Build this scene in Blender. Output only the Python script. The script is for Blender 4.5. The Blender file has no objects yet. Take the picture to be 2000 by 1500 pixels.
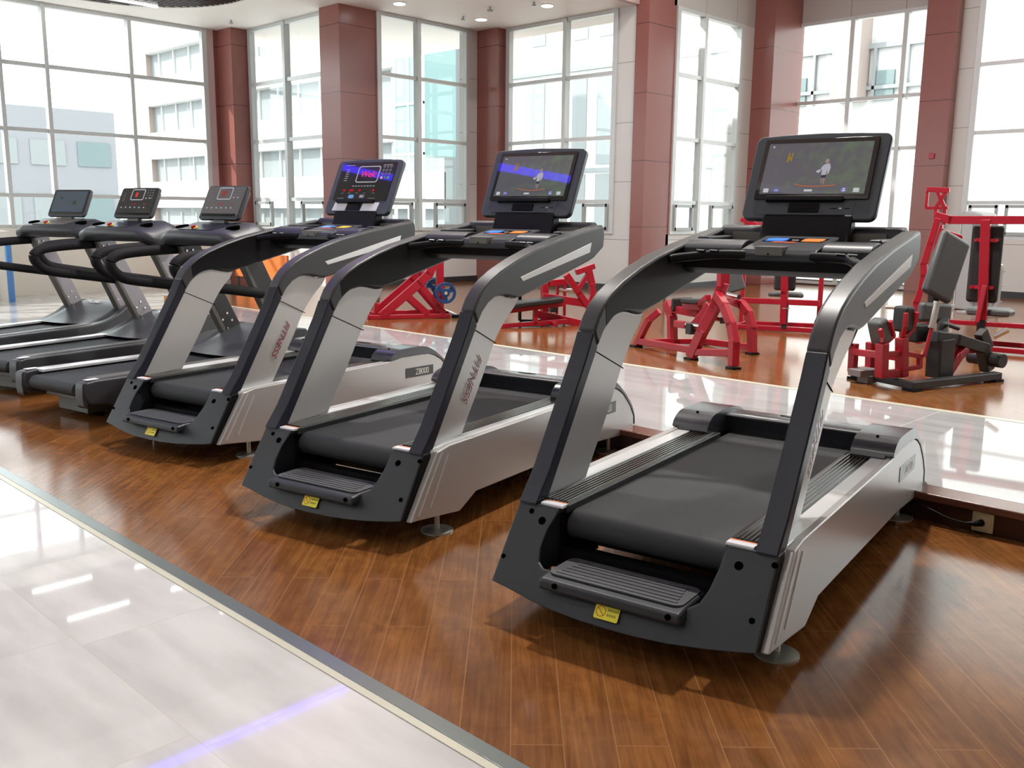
import bpy, bmesh, math, random
from mathutils import Vector, Matrix
R = math.radians
C = bpy.context.scene.collection
random.seed(4)

# ------------------------------------------------------------------ materials
def nodes(name):
    m = bpy.data.materials.new(name); m.use_nodes = True
    nt = m.node_tree; nt.nodes.clear()
    out = nt.nodes.new('ShaderNodeOutputMaterial')
    return m, nt, out
def pbr(name, col, rough=.5, metal=0., noise=0., nscale=30, bump=0., coat=0., emis=None, estr=0., spec=.5):
    m, nt, out = nodes(name)
    b = nt.nodes.new('ShaderNodeBsdfPrincipled')
    nt.links.new(b.outputs[0], out.inputs[0])
    b.inputs['Base Color'].default_value = (*col, 1); b.inputs['Roughness'].default_value = rough
    b.inputs['Metallic'].default_value = metal; b.inputs['Coat Weight'].default_value = coat
    b.inputs['Coat Roughness'].default_value = .08
    b.inputs['Specular IOR Level'].default_value = spec
    if emis: b.inputs['Emission Color'].default_value = (*emis, 1); b.inputs['Emission Strength'].default_value = estr
    if noise or bump:
        tc = nt.nodes.new('ShaderNodeTexCoord'); n = nt.nodes.new('ShaderNodeTexNoise')
        n.inputs['Scale'].default_value = nscale; n.inputs['Detail'].default_value = 4
        nt.links.new(tc.outputs['Object'], n.inputs['Vector'])
        if noise:
            mx = nt.nodes.new('ShaderNodeMix'); mx.data_type = 'RGBA'
            mx.inputs[6].default_value = (*[c*(1-noise) for c in col], 1); mx.inputs[7].default_value = (*[min(1, c*(1+noise)) for c in col], 1)
            nt.links.new(n.outputs['Fac'], mx.inputs[0]); nt.links.new(mx.outputs[2], b.inputs['Base Color'])
        if bump:
            bp = nt.nodes.new('ShaderNodeBump'); bp.inputs['Strength'].default_value = bump; bp.inputs['Distance'].default_value = .002
            nt.links.new(n.outputs['Fac'], bp.inputs['Height']); nt.links.new(bp.outputs[0], b.inputs['Normal'])
    return m
def emit(name, col, s):
    m, nt, out = nodes(name); e = nt.nodes.new('ShaderNodeEmission')
    e.inputs[0].default_value = (*col, 1); e.inputs[1].default_value = s
    nt.links.new(e.outputs[0], out.inputs[0]); return m
def glass_pane(name, tint=(.95, .98, .97)):
    m, nt, out = nodes(name)
    t = nt.nodes.new('ShaderNodeBsdfTransparent'); t.inputs[0].default_value = (*tint, 1)
    g = nt.nodes.new('ShaderNodeBsdfGlossy'); g.inputs['Roughness'].default_value = .02
    fr = nt.nodes.new('ShaderNodeFresnel'); gm = nt.nodes.new('ShaderNodeNewGeometry')
    nt.links.new(math_node(nt, 'MULTIPLY_ADD', gm.outputs['Backfacing'], 1/1.45-1.45, 1.45), fr.inputs[0])
    mx = nt.nodes.new('ShaderNodeMixShader')
    nt.links.new(fr.outputs[0], mx.inputs[0]); nt.links.new(t.outputs[0], mx.inputs[1]); nt.links.new(g.outputs[0], mx.inputs[2])
    nt.links.new(mx.outputs[0], out.inputs[0]); return m
def math_node(nt, op, a, b=None, c=None):
    n = nt.nodes.new('ShaderNodeMath'); n.operation = op
    for i, v in enumerate((a, b, c)):
        if v is None: continue
        if isinstance(v, (int, float)): n.inputs[i].default_value = v
        else: nt.links.new(v, n.inputs[i])
    return n.outputs[0]
def wood_floor(name):
    m, nt, out = nodes(name); L = nt.links
    b = nt.nodes.new('ShaderNodeBsdfPrincipled'); L.new(b.outputs[0], out.inputs[0])
    tc = nt.nodes.new('ShaderNodeTexCoord'); mp = nt.nodes.new('ShaderNodeMapping')
    mp.inputs['Rotation'].default_value = (0, 0, R(45)); L.new(tc.outputs['Object'], mp.inputs['Vector'])
    br = nt.nodes.new('ShaderNodeTexBrick'); br.offset = .37; br.offset_frequency = 2
    # planks run along the (-1,1) diagonal
    mp.inputs['Rotation'].default_value = (0, 0, R(-134))
    br.inputs['Scale'].default_value = 1; br.inputs['Brick Width'].default_value = 1.1; br.inputs['Row Height'].default_value = .137
    br.inputs['Mortar Size'].default_value = .0016; br.inputs['Mortar Smooth'].default_value = 0
    br.inputs['Color1'].default_value = (0, 0, 0, 1); br.inputs['Color2'].default_value = (1, 1, 1, 1); br.inputs['Mortar'].default_value = (.5, .5, .5, 1)
    L.new(mp.outputs[0], br.inputs['Vector'])
    sc = nt.nodes.new('ShaderNodeMapping'); sc.inputs['Scale'].default_value = (2.0, 24, 1); L.new(mp.outputs[0], sc.inputs['Vector'])
    off = nt.nodes.new('ShaderNodeVectorMath'); off.operation = 'MULTIPLY_ADD'; off.inputs[1].default_value = (7, 3, 5)
    L.new(br.outputs['Color'], off.inputs[0]); L.new(sc.outputs[0], off.inputs[2])
    n1 = nt.nodes.new('ShaderNodeTexNoise'); n1.inputs['Scale'].default_value = 1.0; n1.inputs['Detail'].default_value = 7; n1.inputs['Roughness'].default_value = .62; n1.inputs['Distortion'].default_value = 1.1
    L.new(off.outputs[0], n1.inputs['Vector'])
    n2 = nt.nodes.new('ShaderNodeTexNoise'); n2.inputs['Scale'].default_value = 5.5; n2.inputs['Detail'].default_value = 5; n2.inputs['Distortion'].default_value = 1.8
    L.new(mp.outputs[0], n2.inputs['Vector'])
    cr = nt.nodes.new('ShaderNodeValToRGB'); e = cr.color_ramp.elements
    sf = nt.nodes.new('ShaderNodeMapping'); sf.inputs['Scale'].default_value = (4, 110, 1); L.new(mp.outputs[0], sf.inputs['Vector'])
    n3 = nt.nodes.new('ShaderNodeTexNoise'); n3.inputs['Scale'].default_value = 1.0; n3.inputs['Detail'].default_value = 3; L.new(sf.outputs[0], n3.inputs['Vector'])
    e[0].position = .25; e[0].color = (.07, .024, .008, 1); e[1].position = .76; e[1].color = (.35, .152, .046, 1)
    x = e.new(.5); x.color = (.2, .078, .022, 1)
    mixv = math_node(nt, 'MULTIPLY_ADD', n2.outputs['Fac'], .3, math_node(nt, 'MULTIPLY_ADD', n1.outputs['Fac'], .5, math_node(nt, 'MULTIPLY_ADD', n3.outputs['Fac'], .24, -.01)))
    L.new(mixv, cr.inputs[0])
    v = nt.nodes.new('ShaderNodeMix'); v.data_type = 'RGBA'; v.blend_type = 'MULTIPLY'; v.inputs[0].default_value = .5
    L.new(cr.outputs[0], v.inputs[6])
    cr2 = nt.nodes.new('ShaderNodeValToRGB'); cr2.color_ramp.elements[0].color = (.72, .66, .62, 1); cr2.color_ramp.elements[1].color = (1.15, 1.08, 1, 1)
    L.new(br.outputs['Color'], cr2.inputs[0]); L.new(cr2.outputs[0], v.inputs[7])
    s = nt.nodes.new('ShaderNodeMix'); s.data_type = 'RGBA'; L.new(br.outputs['Fac'], s.inputs[0]); L.new(v.outputs[2], s.inputs[6]); s.inputs[7].default_value = (.3, .14, .055, 1)
    L.new(s.outputs[2], b.inputs['Base Color'])
    b.inputs['Roughness'].default_value = .15; b.inputs['Specular IOR Level'].default_value = .42
    return m
def tile_floor(name, w, h, ox, oy, base=(.7, .69, .685), rough=.07, seam=(.36, .33, .27), off=.5):
    m, nt, out = nodes(name); L = nt.links
    b = nt.nodes.new('ShaderNodeBsdfPrincipled'); L.new(b.outputs[0], out.inputs[0])
    g = nt.nodes.new('ShaderNodeNewGeometry'); mp = nt.nodes.new('ShaderNodeMapping'); mp.inputs['Location'].default_value = (ox, oy, 0)
    L.new(g.outputs['Position'], mp.inputs['Vector'])
    br = nt.nodes.new('ShaderNodeTexBrick'); br.offset = off
    br.inputs['Scale'].default_value = 1; br.inputs['Brick Width'].default_value = w; br.inputs['Row Height'].default_value = h
    br.inputs['Mortar Size'].default_value = .0022; br.inputs['Mortar Smooth'].default_value = 0
    br.inputs['Color1'].default_value = (0, 0, 0, 1); br.inputs['Color2'].default_value = (1, 1, 1, 1)
    L.new(mp.outputs[0], br.inputs['Vector'])
    sc = nt.nodes.new('ShaderNodeMapping'); sc.inputs['Scale'].default_value = (1.2, 5, 1); sc.inputs['Rotation'].default_value = (0, 0, R(62)); L.new(mp.outputs[0], sc.inputs['Vector'])
    n = nt.nodes.new('ShaderNodeTexNoise'); n.inputs['Scale'].default_value = 1.3; n.inputs['Detail'].default_value = 6; L.new(sc.outputs[0], n.inputs['Vector'])
    n.noise_dimensions = '4D'
    L.new(math_node(nt, 'MULTIPLY', br.outputs['Color'], 9), n.inputs['W'])
    cr = nt.nodes.new('ShaderNodeValToRGB'); e = cr.color_ramp.elements
    e[0].position = .35; e[0].color = (*[c*.8 for c in base], 1); e[1].position = .6; e[1].color = (*base, 1)
    L.new(n.outputs['Fac'], cr.inputs[0])
    s = nt.nodes.new('ShaderNodeMix'); s.data_type = 'RGBA'; L.new(br.outputs['Fac'], s.inputs[0]); L.new(cr.outputs[0], s.inputs[6]); s.inputs[7].default_value = (*seam, 1)
    L.new(s.outputs[2], b.inputs['Base Color']); b.inputs['Roughness'].default_value = rough
    return m
def panel_mat(name, col, rough, z0, dz, joint=(.1, .05, .04), metal=0., vx=None):
    # cladding panels with horizontal joints at z0 + k*dz
    m, nt, out = nodes(name); L = nt.links
    b = nt.nodes.new('ShaderNodeBsdfPrincipled'); L.new(b.outputs[0], out.inputs[0])
    g = nt.nodes.new('ShaderNodeNewGeometry'); sp = nt.nodes.new('ShaderNodeSeparateXYZ'); L.new(g.outputs['Position'], sp.inputs[0])
    q = math_node(nt, 'FRACT', math_node(nt, 'DIVIDE', math_node(nt, 'SUBTRACT', sp.outputs['Z'], z0-.004), dz))
    f = math_node(nt, 'LESS_THAN', q, .009/dz)
    if vx:
        q2 = math_node(nt, 'FRACT', math_node(nt, 'DIVIDE', math_node(nt, 'ADD', sp.outputs['X'], sp.outputs['Y']), vx))
        f = math_node(nt, 'MAXIMUM', f, math_node(nt, 'LESS_THAN', q2, .01/vx))
    s = nt.nodes.new('ShaderNodeMix'); s.data_type = 'RGBA'; L.new(f, s.inputs[0]); s.inputs[6].default_value = (*col, 1); s.inputs[7].default_value = (*joint, 1)
    L.new(s.outputs[2], b.inputs['Base Color']); b.inputs['Roughness'].default_value = rough; b.inputs['Metallic'].default_value = metal
    return m

M = dict(
 char=pbr('charcoal_plastic', (.029, .032, .039), .38, spec=.35, bump=.08, nscale=900),
 arm=pbr('arm_grey_plastic', (.04, .04, .042), .38, spec=.4, bump=.06, nscale=900),
 disp=pbr('display_housing_grey', (.055, .064, .075), .4, spec=.4),
 cover=pbr('cover_plastic', (.045, .047, .055), .24, spec=.7),
 navy=pbr('navy_black_paint', (.013, .014, .024), .32, spec=.25),
 black=pbr('black_plastic', (.007, .007, .008), .45, spec=.15),
 gloss=pbr('gloss_black', (.008, .008, .009), .03),
 silver=pbr('silver_paint', (.5, .485, .475), .3, metal=.35),
 silver2=pbr('light_silver_trim', (.72, .72, .72), .28, metal=.3),
 steel=pbr('brushed_steel', (.5, .48, .43), .3, metal=.6, noise=.06, nscale=60),
 chrome=pbr('chrome', (.8, .8, .8), .12, metal=1.),
 belt=pbr('rubber_belt', (.03, .032, .035), .62, spec=.3, noise=.25, nscale=7, bump=.3),
 rib=pbr('ribbed_black', (.02, .02, .022), .22),
 ribtop=pbr('ribbed_edge', (.16, .15, .135), .2, metal=.6),
 step=pbr('step_rubber', (.06, .063, .07), .6, bump=.4, nscale=300),
 olive=pbr('tray_grey', (.14, .132, .115), .5),
 hole=pbr('dark_hole', (.002, .002, .002), .9, spec=0.),
 white=pbr('white_label', (.78, .78, .82), .4),
 orange=pbr('orange_label', (.75, .2, .05), .4),
 yellow=pbr('yellow_label', (.85, .78, .02), .4),
 redlab=pbr('red_label', (.7, .1, .02), .4),
 olivetxt=pbr('olive_print', (.3, .27, .03), .5),
 redtext=pbr('dark_red_print', (.25, .02, .03), .35),
 bluekey=pbr('blue_key', (.05, .22, .8), .3, emis=(.06, .25, .9), estr=.35),
 orangekey=pbr('orange_key', (.8, .25, .05), .3, emis=(.9, .25, .05), estr=.2),
 yellowkey=pbr('amber_key', (.8, .5, .05), .3, emis=(.9, .55, .05), estr=.2),
 badge=pbr('badge_black', (.02, .017, .016), .25),
 badgetxt=pbr('badge_letters', (.75, .73, .68), .3),
 deepred=pbr('badge_red', (.2, .01, .01), .3),
 ledred=emit('led_red', (1, .04, .06), 1.0),
 ledred2=emit('led_red_dim', (.6, .02, .03), .6),
 print=pbr('panel_print', (.5, .5, .52), .4),
 print2=pbr('panel_print_dim', (.13, .13, .13), .4),
 greenkey=pbr('green_key', (.05, .5, .2), .4),
 bluebtn=pbr('blue_button', (.16, .38, .75), .4),
 btype=pbr('graphite_plastic', (.036, .038, .043), .4, spec=.4, bump=.06, nscale=900),
 btype2=pbr('olive_grey_plastic', (.1, .095, .085), .45),
 uprg=pbr('upright_grey', (.27, .25, .27), .38, metal=.2),
 foam=pbr('black_foam', (.012, .012, .013), .7, spec=.2, bump=.4, nscale=300),
 red=pbr('red_powder_coat', (.37, .006, .021), .32, coat=.15, spec=.45),
 pad=pbr('grey_vinyl', (.085, .09, .092), .45, bump=.15, nscale=500),
 padk=pbr('black_vinyl', (.018, .018, .018), .45),
 mblack=pbr('black_powder_coat', (.022, .022, .023), .4),
 blueplate=pbr('blue_plate', (.008, .05, .16), .35),
 lgrey=pbr('light_grey_shroud', (.42, .43, .44), .4),
 greyplate=pbr('grey_counterweight', (.22, .2, .2), .5),
 alu=pbr('window_aluminium', (.6, .62, .62), .35, metal=.2),
 alud=pbr('window_aluminium_dark', (.4, .43, .43), .4, metal=.2),
 pane=glass_pane('window_glass'),
 ceil=pbr('ceiling_paint', (.8, .775, .74), .6),
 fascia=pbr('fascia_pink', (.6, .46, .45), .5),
 wallw=panel_mat('white_cladding', (.66, .655, .64), .35, 0.05, .92, joint=(.25, .24, .23)),
 wallh=panel_mat('header_cladding', (.5, .47, .45), .35, -5, 20, joint=(.2, .18, .17), vx=.95),
 wallc=pbr('cream_wall', (.8, .76, .66), .5),
 redcol=panel_mat('red_aluminium_panel', (.27, .095, .08), .26, .15, 1.03, joint=(.06, .015, .012)),
 basebd=pbr('dark_baseboard', (.03, .03, .035), .4),
 nose=pbr('wood_nosing', (.16, .07, .05), .2, noise=.2, nscale=8),
 riser=pbr('dark_wood_riser', (.035, .011, .007), .3, noise=.3, nscale=12),
 wood=wood_floor('laminate_wood'),
 tile=tile_floor('white_marble_tile', .8, .8, 2.15+24, -1.02+16, rough=.035, seam=(.6, .58, .54), off=.9),
 tile2=tile_floor('platform_tile', 3.4, 1.8, 0.4, -4.34, base=(.47, .465, .465), rough=.035, seam=(.8, .78, .72)),
 cream=pbr('cream_strip', (.6, .58, .46), .3),
 bronze=pbr('metal_threshold', (.2, .23, .22), .22, metal=.5),
 bluestrip=emit('blue_led', (.09, .05, 1), 11),
 tube=emit('tube_light', (1, 1, 1), 9),
 lamp=emit('downlight_lens', (1, 1, 1), 12),
 lampring=pbr('downlight_ring', (.8, .8, .8), .4),
 slat=pbr('louvre_slat', (.045, .028, .03), .4),
 outlet=pbr('outlet_cream', (.62, .56, .36), .3),
 blg=pbr('render_grey_wall', (.24, .245, .265), .8),
 blgw=pbr('far_glass_blue', (.17, .22, .225), .3, spec=.1),
 blw=pbr('render_white_wall', (.58, .58, .57), .8),
 blw2=pbr('far_window_grey', (.26, .28, .285), .5, spec=.1),
 blp=pbr('far_pink_stone', (.32, .26, .235), .7),
 teal=pbr('far_teal_glass', (.22, .33, .33), .3, spec=.1),
 ground=pbr('outside_paving', (.5, .5, .48), .9),
 bluepole=pbr('blue_pipe', (.07, .22, .5), .35),
 orangep=pbr('orange_panel', (.7, .17, .03), .45),
)

# ------------------------------------------------------------------ mesh helpers
def box(bm, x0, x1, y0, y1, z0, z1, mat=None):
    vs = [bm.verts.new((x, y, z)) for z in (z0, z1) for y in (y0, y1) for x in (x0, x1)]
    for f in ((0, 2, 3, 1), (4, 5, 7, 6), (0, 1, 5, 4), (2, 6, 7, 3), (0, 4, 6, 2), (1, 3, 7, 5)):
        fc = bm.faces.new([vs[i] for i in f])
        if mat is not None: fc.material_index = mat
def cbox(bm, c, s, mat=None): box(bm, c[0]-s[0]/2, c[0]+s[0]/2, c[1]-s[1]/2, c[1]+s[1]/2, c[2]-s[2]/2, c[2]+s[2]/2, mat)
def prism(bm, pts, a, b, axis='x', fn=None):
    """pts: outline in the two other axes, in order; extruded from a to b along axis"""
    def P(u, v, w):
        if fn: return fn(u, v, w)
        return {'x': (w, u, v), 'y': (u, w, v), 'z': (u, v, w)}[axis]
    A = [bm.verts.new(P(u, v, a)) for u, v in pts]; B = [bm.verts.new(P(u, v, b)) for u, v in pts]
    n = len(pts)
    f1 = bm.faces.new(A); f2 = bm.faces.new(B[::-1])
    for i in range(n): bm.faces.new((A[i], B[i], B[(i+1) % n], A[(i+1) % n]))
def beam(bm, p, q, w, h=None, up=(0, 0, 1)):
    p = Vector(p); q = Vector(q); d = (q-p).normalized(); up = Vector(up)
    if abs(d.dot(up)) > .97: up = Vector((0, 1, 0)) if abs(d.y) < .9 else Vector((1, 0, 0))
    s = d.cross(up).normalized(); t = s.cross(d); h = h or w
    vs = [bm.verts.new(o + s*(w/2*i) + t*(h/2*j)) for o in (p, q) for i, j in ((-1, -1), (1, -1), (1, 1), (-1, 1))]
    for f in ((3, 2, 1, 0), (4, 5, 6, 7), (0, 1, 5, 4), (1, 2, 6, 5), (2, 3, 7, 6), (3, 0, 4, 7)): bm.faces.new([vs[i] for i in f])
def path(bm, pts, w, h=None, up=(0, 0, 1)):
    for i in range(len(pts)-1):
        p = Vector(pts[i]); q = Vector(pts[i+1]); d = (q-p).normalized()*(w*.3)
        beam(bm, p-(d if i else d*0), q+(d if i < len(pts)-2 else d*0), w, h, up)
def rod(bm, p, q, r, seg=16, r2=None):
    p = Vector(p); q = Vector(q); d = (q-p).normalized(); u = Vector((0, 0, 1)) if abs(d.z) < .9 else Vector((1, 0, 0))
    s = d.cross(u).normalized(); t = s.cross(d); r2 = r if r2 is None else r2
    A = [bm.verts.new(p+(s*math.cos(a)+t*math.sin(a))*r) for a in [2*math.pi*i/seg for i in range(seg)]]
    B = [bm.verts.new(q+(s*math.cos(a)+t*math.sin(a))*r2) for a in [2*math.pi*i/seg for i in range(seg)]]
    bm.faces.new(A); bm.faces.new(B[::-1])
    for i in range(seg): bm.faces.new((A[i], B[i], B[(i+1) % seg], A[(i+1) % seg]))
def tube(bm, pts, r, seg=12, flat=1.):
    """smooth swept tube through pts (Catmull-Rom); flat squashes the section sideways"""
    P = [Vector(p) for p in pts]; Q = []
    for i in range(len(P)-1):
        a = P[i-1] if i else P[0]*2-P[1]; b = P[i]; c = P[i+1]; d = P[i+2] if i+2 < len(P) else P[-1]*2-P[-2]
        for k in range(6):
            t = k/6; Q.append(.5*((2*b)+(c-a)*t+(2*a-5*b+4*c-d)*t*t+(3*b-a-3*c+d)*t**3))
    Q.append(P[-1]); rings = []
    for i, p in enumerate(Q):
        d = (Q[min(i+1, len(Q)-1)]-Q[max(i-1, 0)]).normalized(); u = Vector((0, 0, 1)) if abs(d.z) < .95 else Vector((0, 1, 0))
        s = d.cross(u).normalized(); t = s.cross(d)
        rings.append([bm.verts.new(p+s*math.cos(2*math.pi*k/seg)*r*flat+t*math.sin(2*math.pi*k/seg)*r) for k in range(seg)])
    for a, b in zip(rings, rings[1:]):
        for k in range(seg): bm.faces.new((a[k], a[(k+1) % seg], b[(k+1) % seg], b[k]))
    bm.faces.new(rings[0][::-1]); bm.faces.new(rings[-1])
def ell(bm, c, r, seg=16, rings=8):
    m = bmesh.ops.create_uvsphere(bm, u_segments=seg, v_segments=rings, radius=1)
    for v in m['verts']: v.co = Vector((v.co.x*r[0]+c[0], v.co.y*r[1]+c[1], v.co.z*r[2]+c[2]))
def rrect(x0, x1, y0, y1, r, n=5):
    pts = []
    for cx, cy, a0 in ((x1-r, y1-r, 0), (x0+r, y1-r, 90), (x0+r, y0+r, 180), (x1-r, y0+r, 270)):
        for k in range(n+1):
            a = R(a0+90*k/n); pts.append((cx+r*math.cos(a), cy+r*math.sin(a)))
    return pts
def smooth_line(pts, n=5):
    P = [Vector(p) for p in pts]; Q = []
    for i in range(len(P)-1):
        a = P[i-1] if i else P[0]*2-P[1]; b = P[i]; c = P[i+1]; d = P[i+2] if i+2 < len(P) else P[-1]*2-P[-2]
        for k in range(n):
            t = k/n; v = .5*((2*b)+(c-a)*t+(2*a-5*b+4*c-d)*t*t+(3*b-a-3*c+d)*t**3); Q.append((v[0], v[1]))
    Q.append(tuple(P[-1])); return Q
def obj(name, bm, mat, parent=None, bevel=0, seg=2, ang=35):
    bmesh.ops.recalc_face_normals(bm, faces=bm.faces[:])
    me = bpy.data.meshes.new(name); bm.to_mesh(me); bm.free()
    for p in me.polygons: p.use_smooth = True
    me.set_sharp_from_angle(angle=R(ang))
    for mm in (mat if isinstance(mat, (list, tuple)) else [mat]): me.materials.append(mm)
    o = bpy.data.objects.new(name, me); C.objects.link(o)
    if parent: o.parent = parent
    if bevel:
        b = o.modifiers.new('bevel', 'BEVEL'); b.width = bevel; b.segments = seg; b.limit_method = 'ANGLE'; b.angle_limit = R(40)
        b.use_clamp_overlap = True; b.harden_normals = True
    return o
def text(name, s, size, mat, parent, mtx, depth=.0006, shear=0., space=1.):
    cu = bpy.data.curves.new(name, 'FONT'); cu.body = s; cu.size = size; cu.extrude = depth; cu.align_x = 'CENTER'; cu.align_y = 'CENTER'; cu.shear = shear; cu.space_character = space
    t = bpy.data.objects.new('tmp', cu); C.objects.link(t)
    bpy.context.view_layer.update()
    me = bpy.data.meshes.new_from_object(t.evaluated_get(bpy.context.evaluated_depsgraph_get()))
    bpy.data.objects.remove(t); me.name = name; me.transform(mtx); me.materials.clear(); me.materials.append(mat)
    o = bpy.data.objects.new(name, me); C.objects.link(o); o.parent = parent; return o
def thing(name, label, cat, loc=(0, 0, 0), rz=0, group=None):
    o = bpy.data.objects.new(name, None); C.objects.link(o); o.location = loc; o.rotation_euler = (0, 0, rz); o.empty_display_size = .1
    tag(o, label, cat, group); return o
def tag(o, label, cat, group=None):
    o['label'] = label; o['category'] = cat
    if group: o['group'] = group
    return o
def struct(name, bm, mat, parent=None, **k):
    o = obj(name, bm, mat, parent, **k)
    if not parent: o['kind'] = 'structure'
    return o
def copy_tree(o, parent=None):
    c = o.copy(); C.objects.link(c)
    if parent: c.parent = parent
    for ch in o.children: copy_tree(ch, c)
    return c
def frame_mtx(o, ex, ey):
    ex = Vector(ex).normalized(); ey = Vector(ey).normalized(); ez = ex.cross(ey)
    m = Matrix((ex, ey, ez)).transposed().to_4x4(); m.translation = Vector(o); return m
B = bmesh.new

# ------------------------------------------------------------------ camera
cam = bpy.data.cameras.new('camera'); co = bpy.data.objects.new('camera', cam); C.objects.link(co)
bpy.context.scene.camera = co
yaw, pitch, roll = R(44.1464), R(10.3212), R(.5933)
F = Vector((-math.sin(yaw)*math.cos(pitch), math.cos(yaw)*math.cos(pitch), -math.sin(pitch)))
r0 = Vector((math.cos(yaw), math.sin(yaw), 0)); u0 = r0.cross(F)
rr = math.cos(roll)*r0+math.sin(roll)*u0; uu = -math.sin(roll)*r0+math.cos(roll)*u0
mt = Matrix((rr, uu, -F)).transposed().to_4x4(); mt.translation = (0, 0, 1.35); co.matrix_world = mt
cam.sensor_width = 36; cam.lens = 1813.9/2000*36; cam.clip_end = 400

# ------------------------------------------------------------------ the room
H = .135; YT = 1.54; CE = 4.56; CH = 6.6
bm = B(); box(bm, -10.3, 6, YT, 4.225, -.05, 0); struct('floor', bm, M['wood'])
bm = B(); box(bm, -22, 6, -7, 1.462, -.05, 0); struct('floor', bm, M['tile'])
bm = B(); box(bm, -22, -10.3, 1.462, 4.225, -.05, 0); box(bm, -22, -11.4, 4.225, 6.18, -.05, 0); box(bm, -22, -13.1, 6.18, 17, -.05, 0); struct('floor', bm, M['tile'])
bm = B(); box(bm, -10.3, 6, 1.462, 1.488, -.05, .003); struct('trim_1', bm, M['cream'])
bm = B(); box(bm, -10.3, 6, 1.488, YT, -.05, .005); struct('trim_2', bm, M['bronze'], bevel=.002)
bm = B(); box(bm, -11.4, 6, 4.345, 6.12, -.05, H); struct('floor', bm, M['tile2'])
bm = B(); box(bm, -11.4, 6, 6.12, 6.18, -.05, H+.002); struct('trim_3', bm, M['cream'])
bm = B(); box(bm, -13.1, 6, 6.18, 17.5, -.05, H); struct('floor', bm, M['wood'])
bm = B(); box(bm, -11.4, 6, 4.195, 4.345, H-.035, H+.001); struct('trim_4', bm, M['nose'], bevel=.008)
bm = B(); box(bm, -11.4, 6, 4.225, 4.345, 0, H-.035); struct('trim_5', bm, M['riser'])

SILL = 1.06
def wbox(ax, c, a, b, z0, z1, t0, t1):
    """a box in a wall: ax 'x' means the wall runs along X at Y=c; t0,t1 thickness offsets outwards"""
    bm = B()
    if ax == 'x': box(bm, a, b, c+t0, c+t1, z0, z1)
    else: box(bm, c-t1, c-t0, a, b, z0, z1)
    return bm
def window(n, ax, c, a, b, z0, z1, zs, vs, low=(), side='alu', fw=.06, vw=.075):
    """framed window: zs transom heights, vs mullion positions, low = (a,b) casements between the sill and the lowest transom"""
    bm = B()
    def bar(u0, u1, v0, v1, d0=-.03, d1=.07):
        if ax == 'x': box(bm, u0, u1, c+d0, c+d1, v0, v1)
        else: box(bm, c-d1, c-d0, u0, u1, v0, v1)
    bar(a, a+fw+.03, z0, z1); bar(b-fw-.03, b, z0, z1); bar(a+.003, b-.003, z0+.002, z0+fw, -.026, .066); bar(a+.003, b-.003, z1-fw, z1-.002, -.026, .066)
    for z in zs: bar(a+.01, b-.01, z-.03, z+.03, -.02, .06)
    for v in vs: bar(v-vw/2, v+vw/2, z0+.01, z1-.01, -.045, .075)
    w = struct('window_%d' % n, bm, M['alu'])
    k = 0
    for lo, hi in low:
        bm = B()
        def bar2(u0, u1, v0, v1, d0=-.06, d1=.0):
            if ax == 'x': box(bm, u0, u1, c+d0, c+d1, v0, v1)
            else: box(bm, c-d1, c-d0, u0, u1, v0, v1)
        t = zs[-1]-.035
        bar2(lo, lo+.05, z0+.06, t); bar2(hi-.05, hi, z0+.06, t); bar2(lo+.01, hi-.01, z0+.06, z0+.11); bar2(lo+.01, hi-.01, t-.05, t)
        obj('casement', bm, M['alud'], w)
    bm = B()
    if ax == 'x': box(bm, a+.02, b-.02, c+.02, c+.028, z0+.02, z1-.02)
    else: box(bm, c-.028, c-.02, a+.02, b-.02, z0+.02, z1-.02)
    obj('pane', bm, M['pane'], w)
    return w
XW, YW = -12.6, 12.2
# west wall, long glazing
window(1, 'y', -16.1, -7, 8.64, SILL, CE, (3.6, 2.6, 1.58), (-5.6, -4.25, -2.9, -1.55, -.2, 1.15, 2.5, 3.9, 5.2-.02, 5.87+.0, 7.24), vw=.06)
bm = B(); box(bm, -16.3, -15.4, -7, 4.9, 0, 1.03); box(bm, -16.3, -16.0, 4.9, 9.2, 0, SILL); struct('wall_west', bm, M['wallc'])
bm = B(); box(bm, -15.4, -15.38, -7, 4.9, 0, .02); box(bm, -16.0, -15.98, 4.9, 9.2, 0, .1); struct('baseboard_west', bm, M['wallc'])
bm = B(); box(bm, -16.25, -16.08, 8.64, 8.77, 0, CE); struct('trim_sunlit_pink', bm, M['fascia'])  # jamb strip, coloured pink to stand in for sunlight on it
bm = B(); box(bm, -16.25, -16.1, 8.77, 9.4, 0, CE); box(bm, -16.1, -15.62, 8.86, 9.3, 0, CE); struct('wall_column', bm, M['redcol'])
# first return wall
window(2, 'x', 9.2, -15.6, -13.1, SILL, CE, (3.6, 2.6, 1.58), (-14.42,), low=((-15.5, -14.95), (-14.0, -13.3)))
bm = wbox('x', 9.2, -16.1, -12.62, 0, SILL, 0, .25); struct('wall_north_west', bm, M['wallw'])
bm = B(); box(bm, -13.13, -12.6, 9.02, 9.74, 0, CE); struct('wall_column', bm, M['redcol'])
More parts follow.
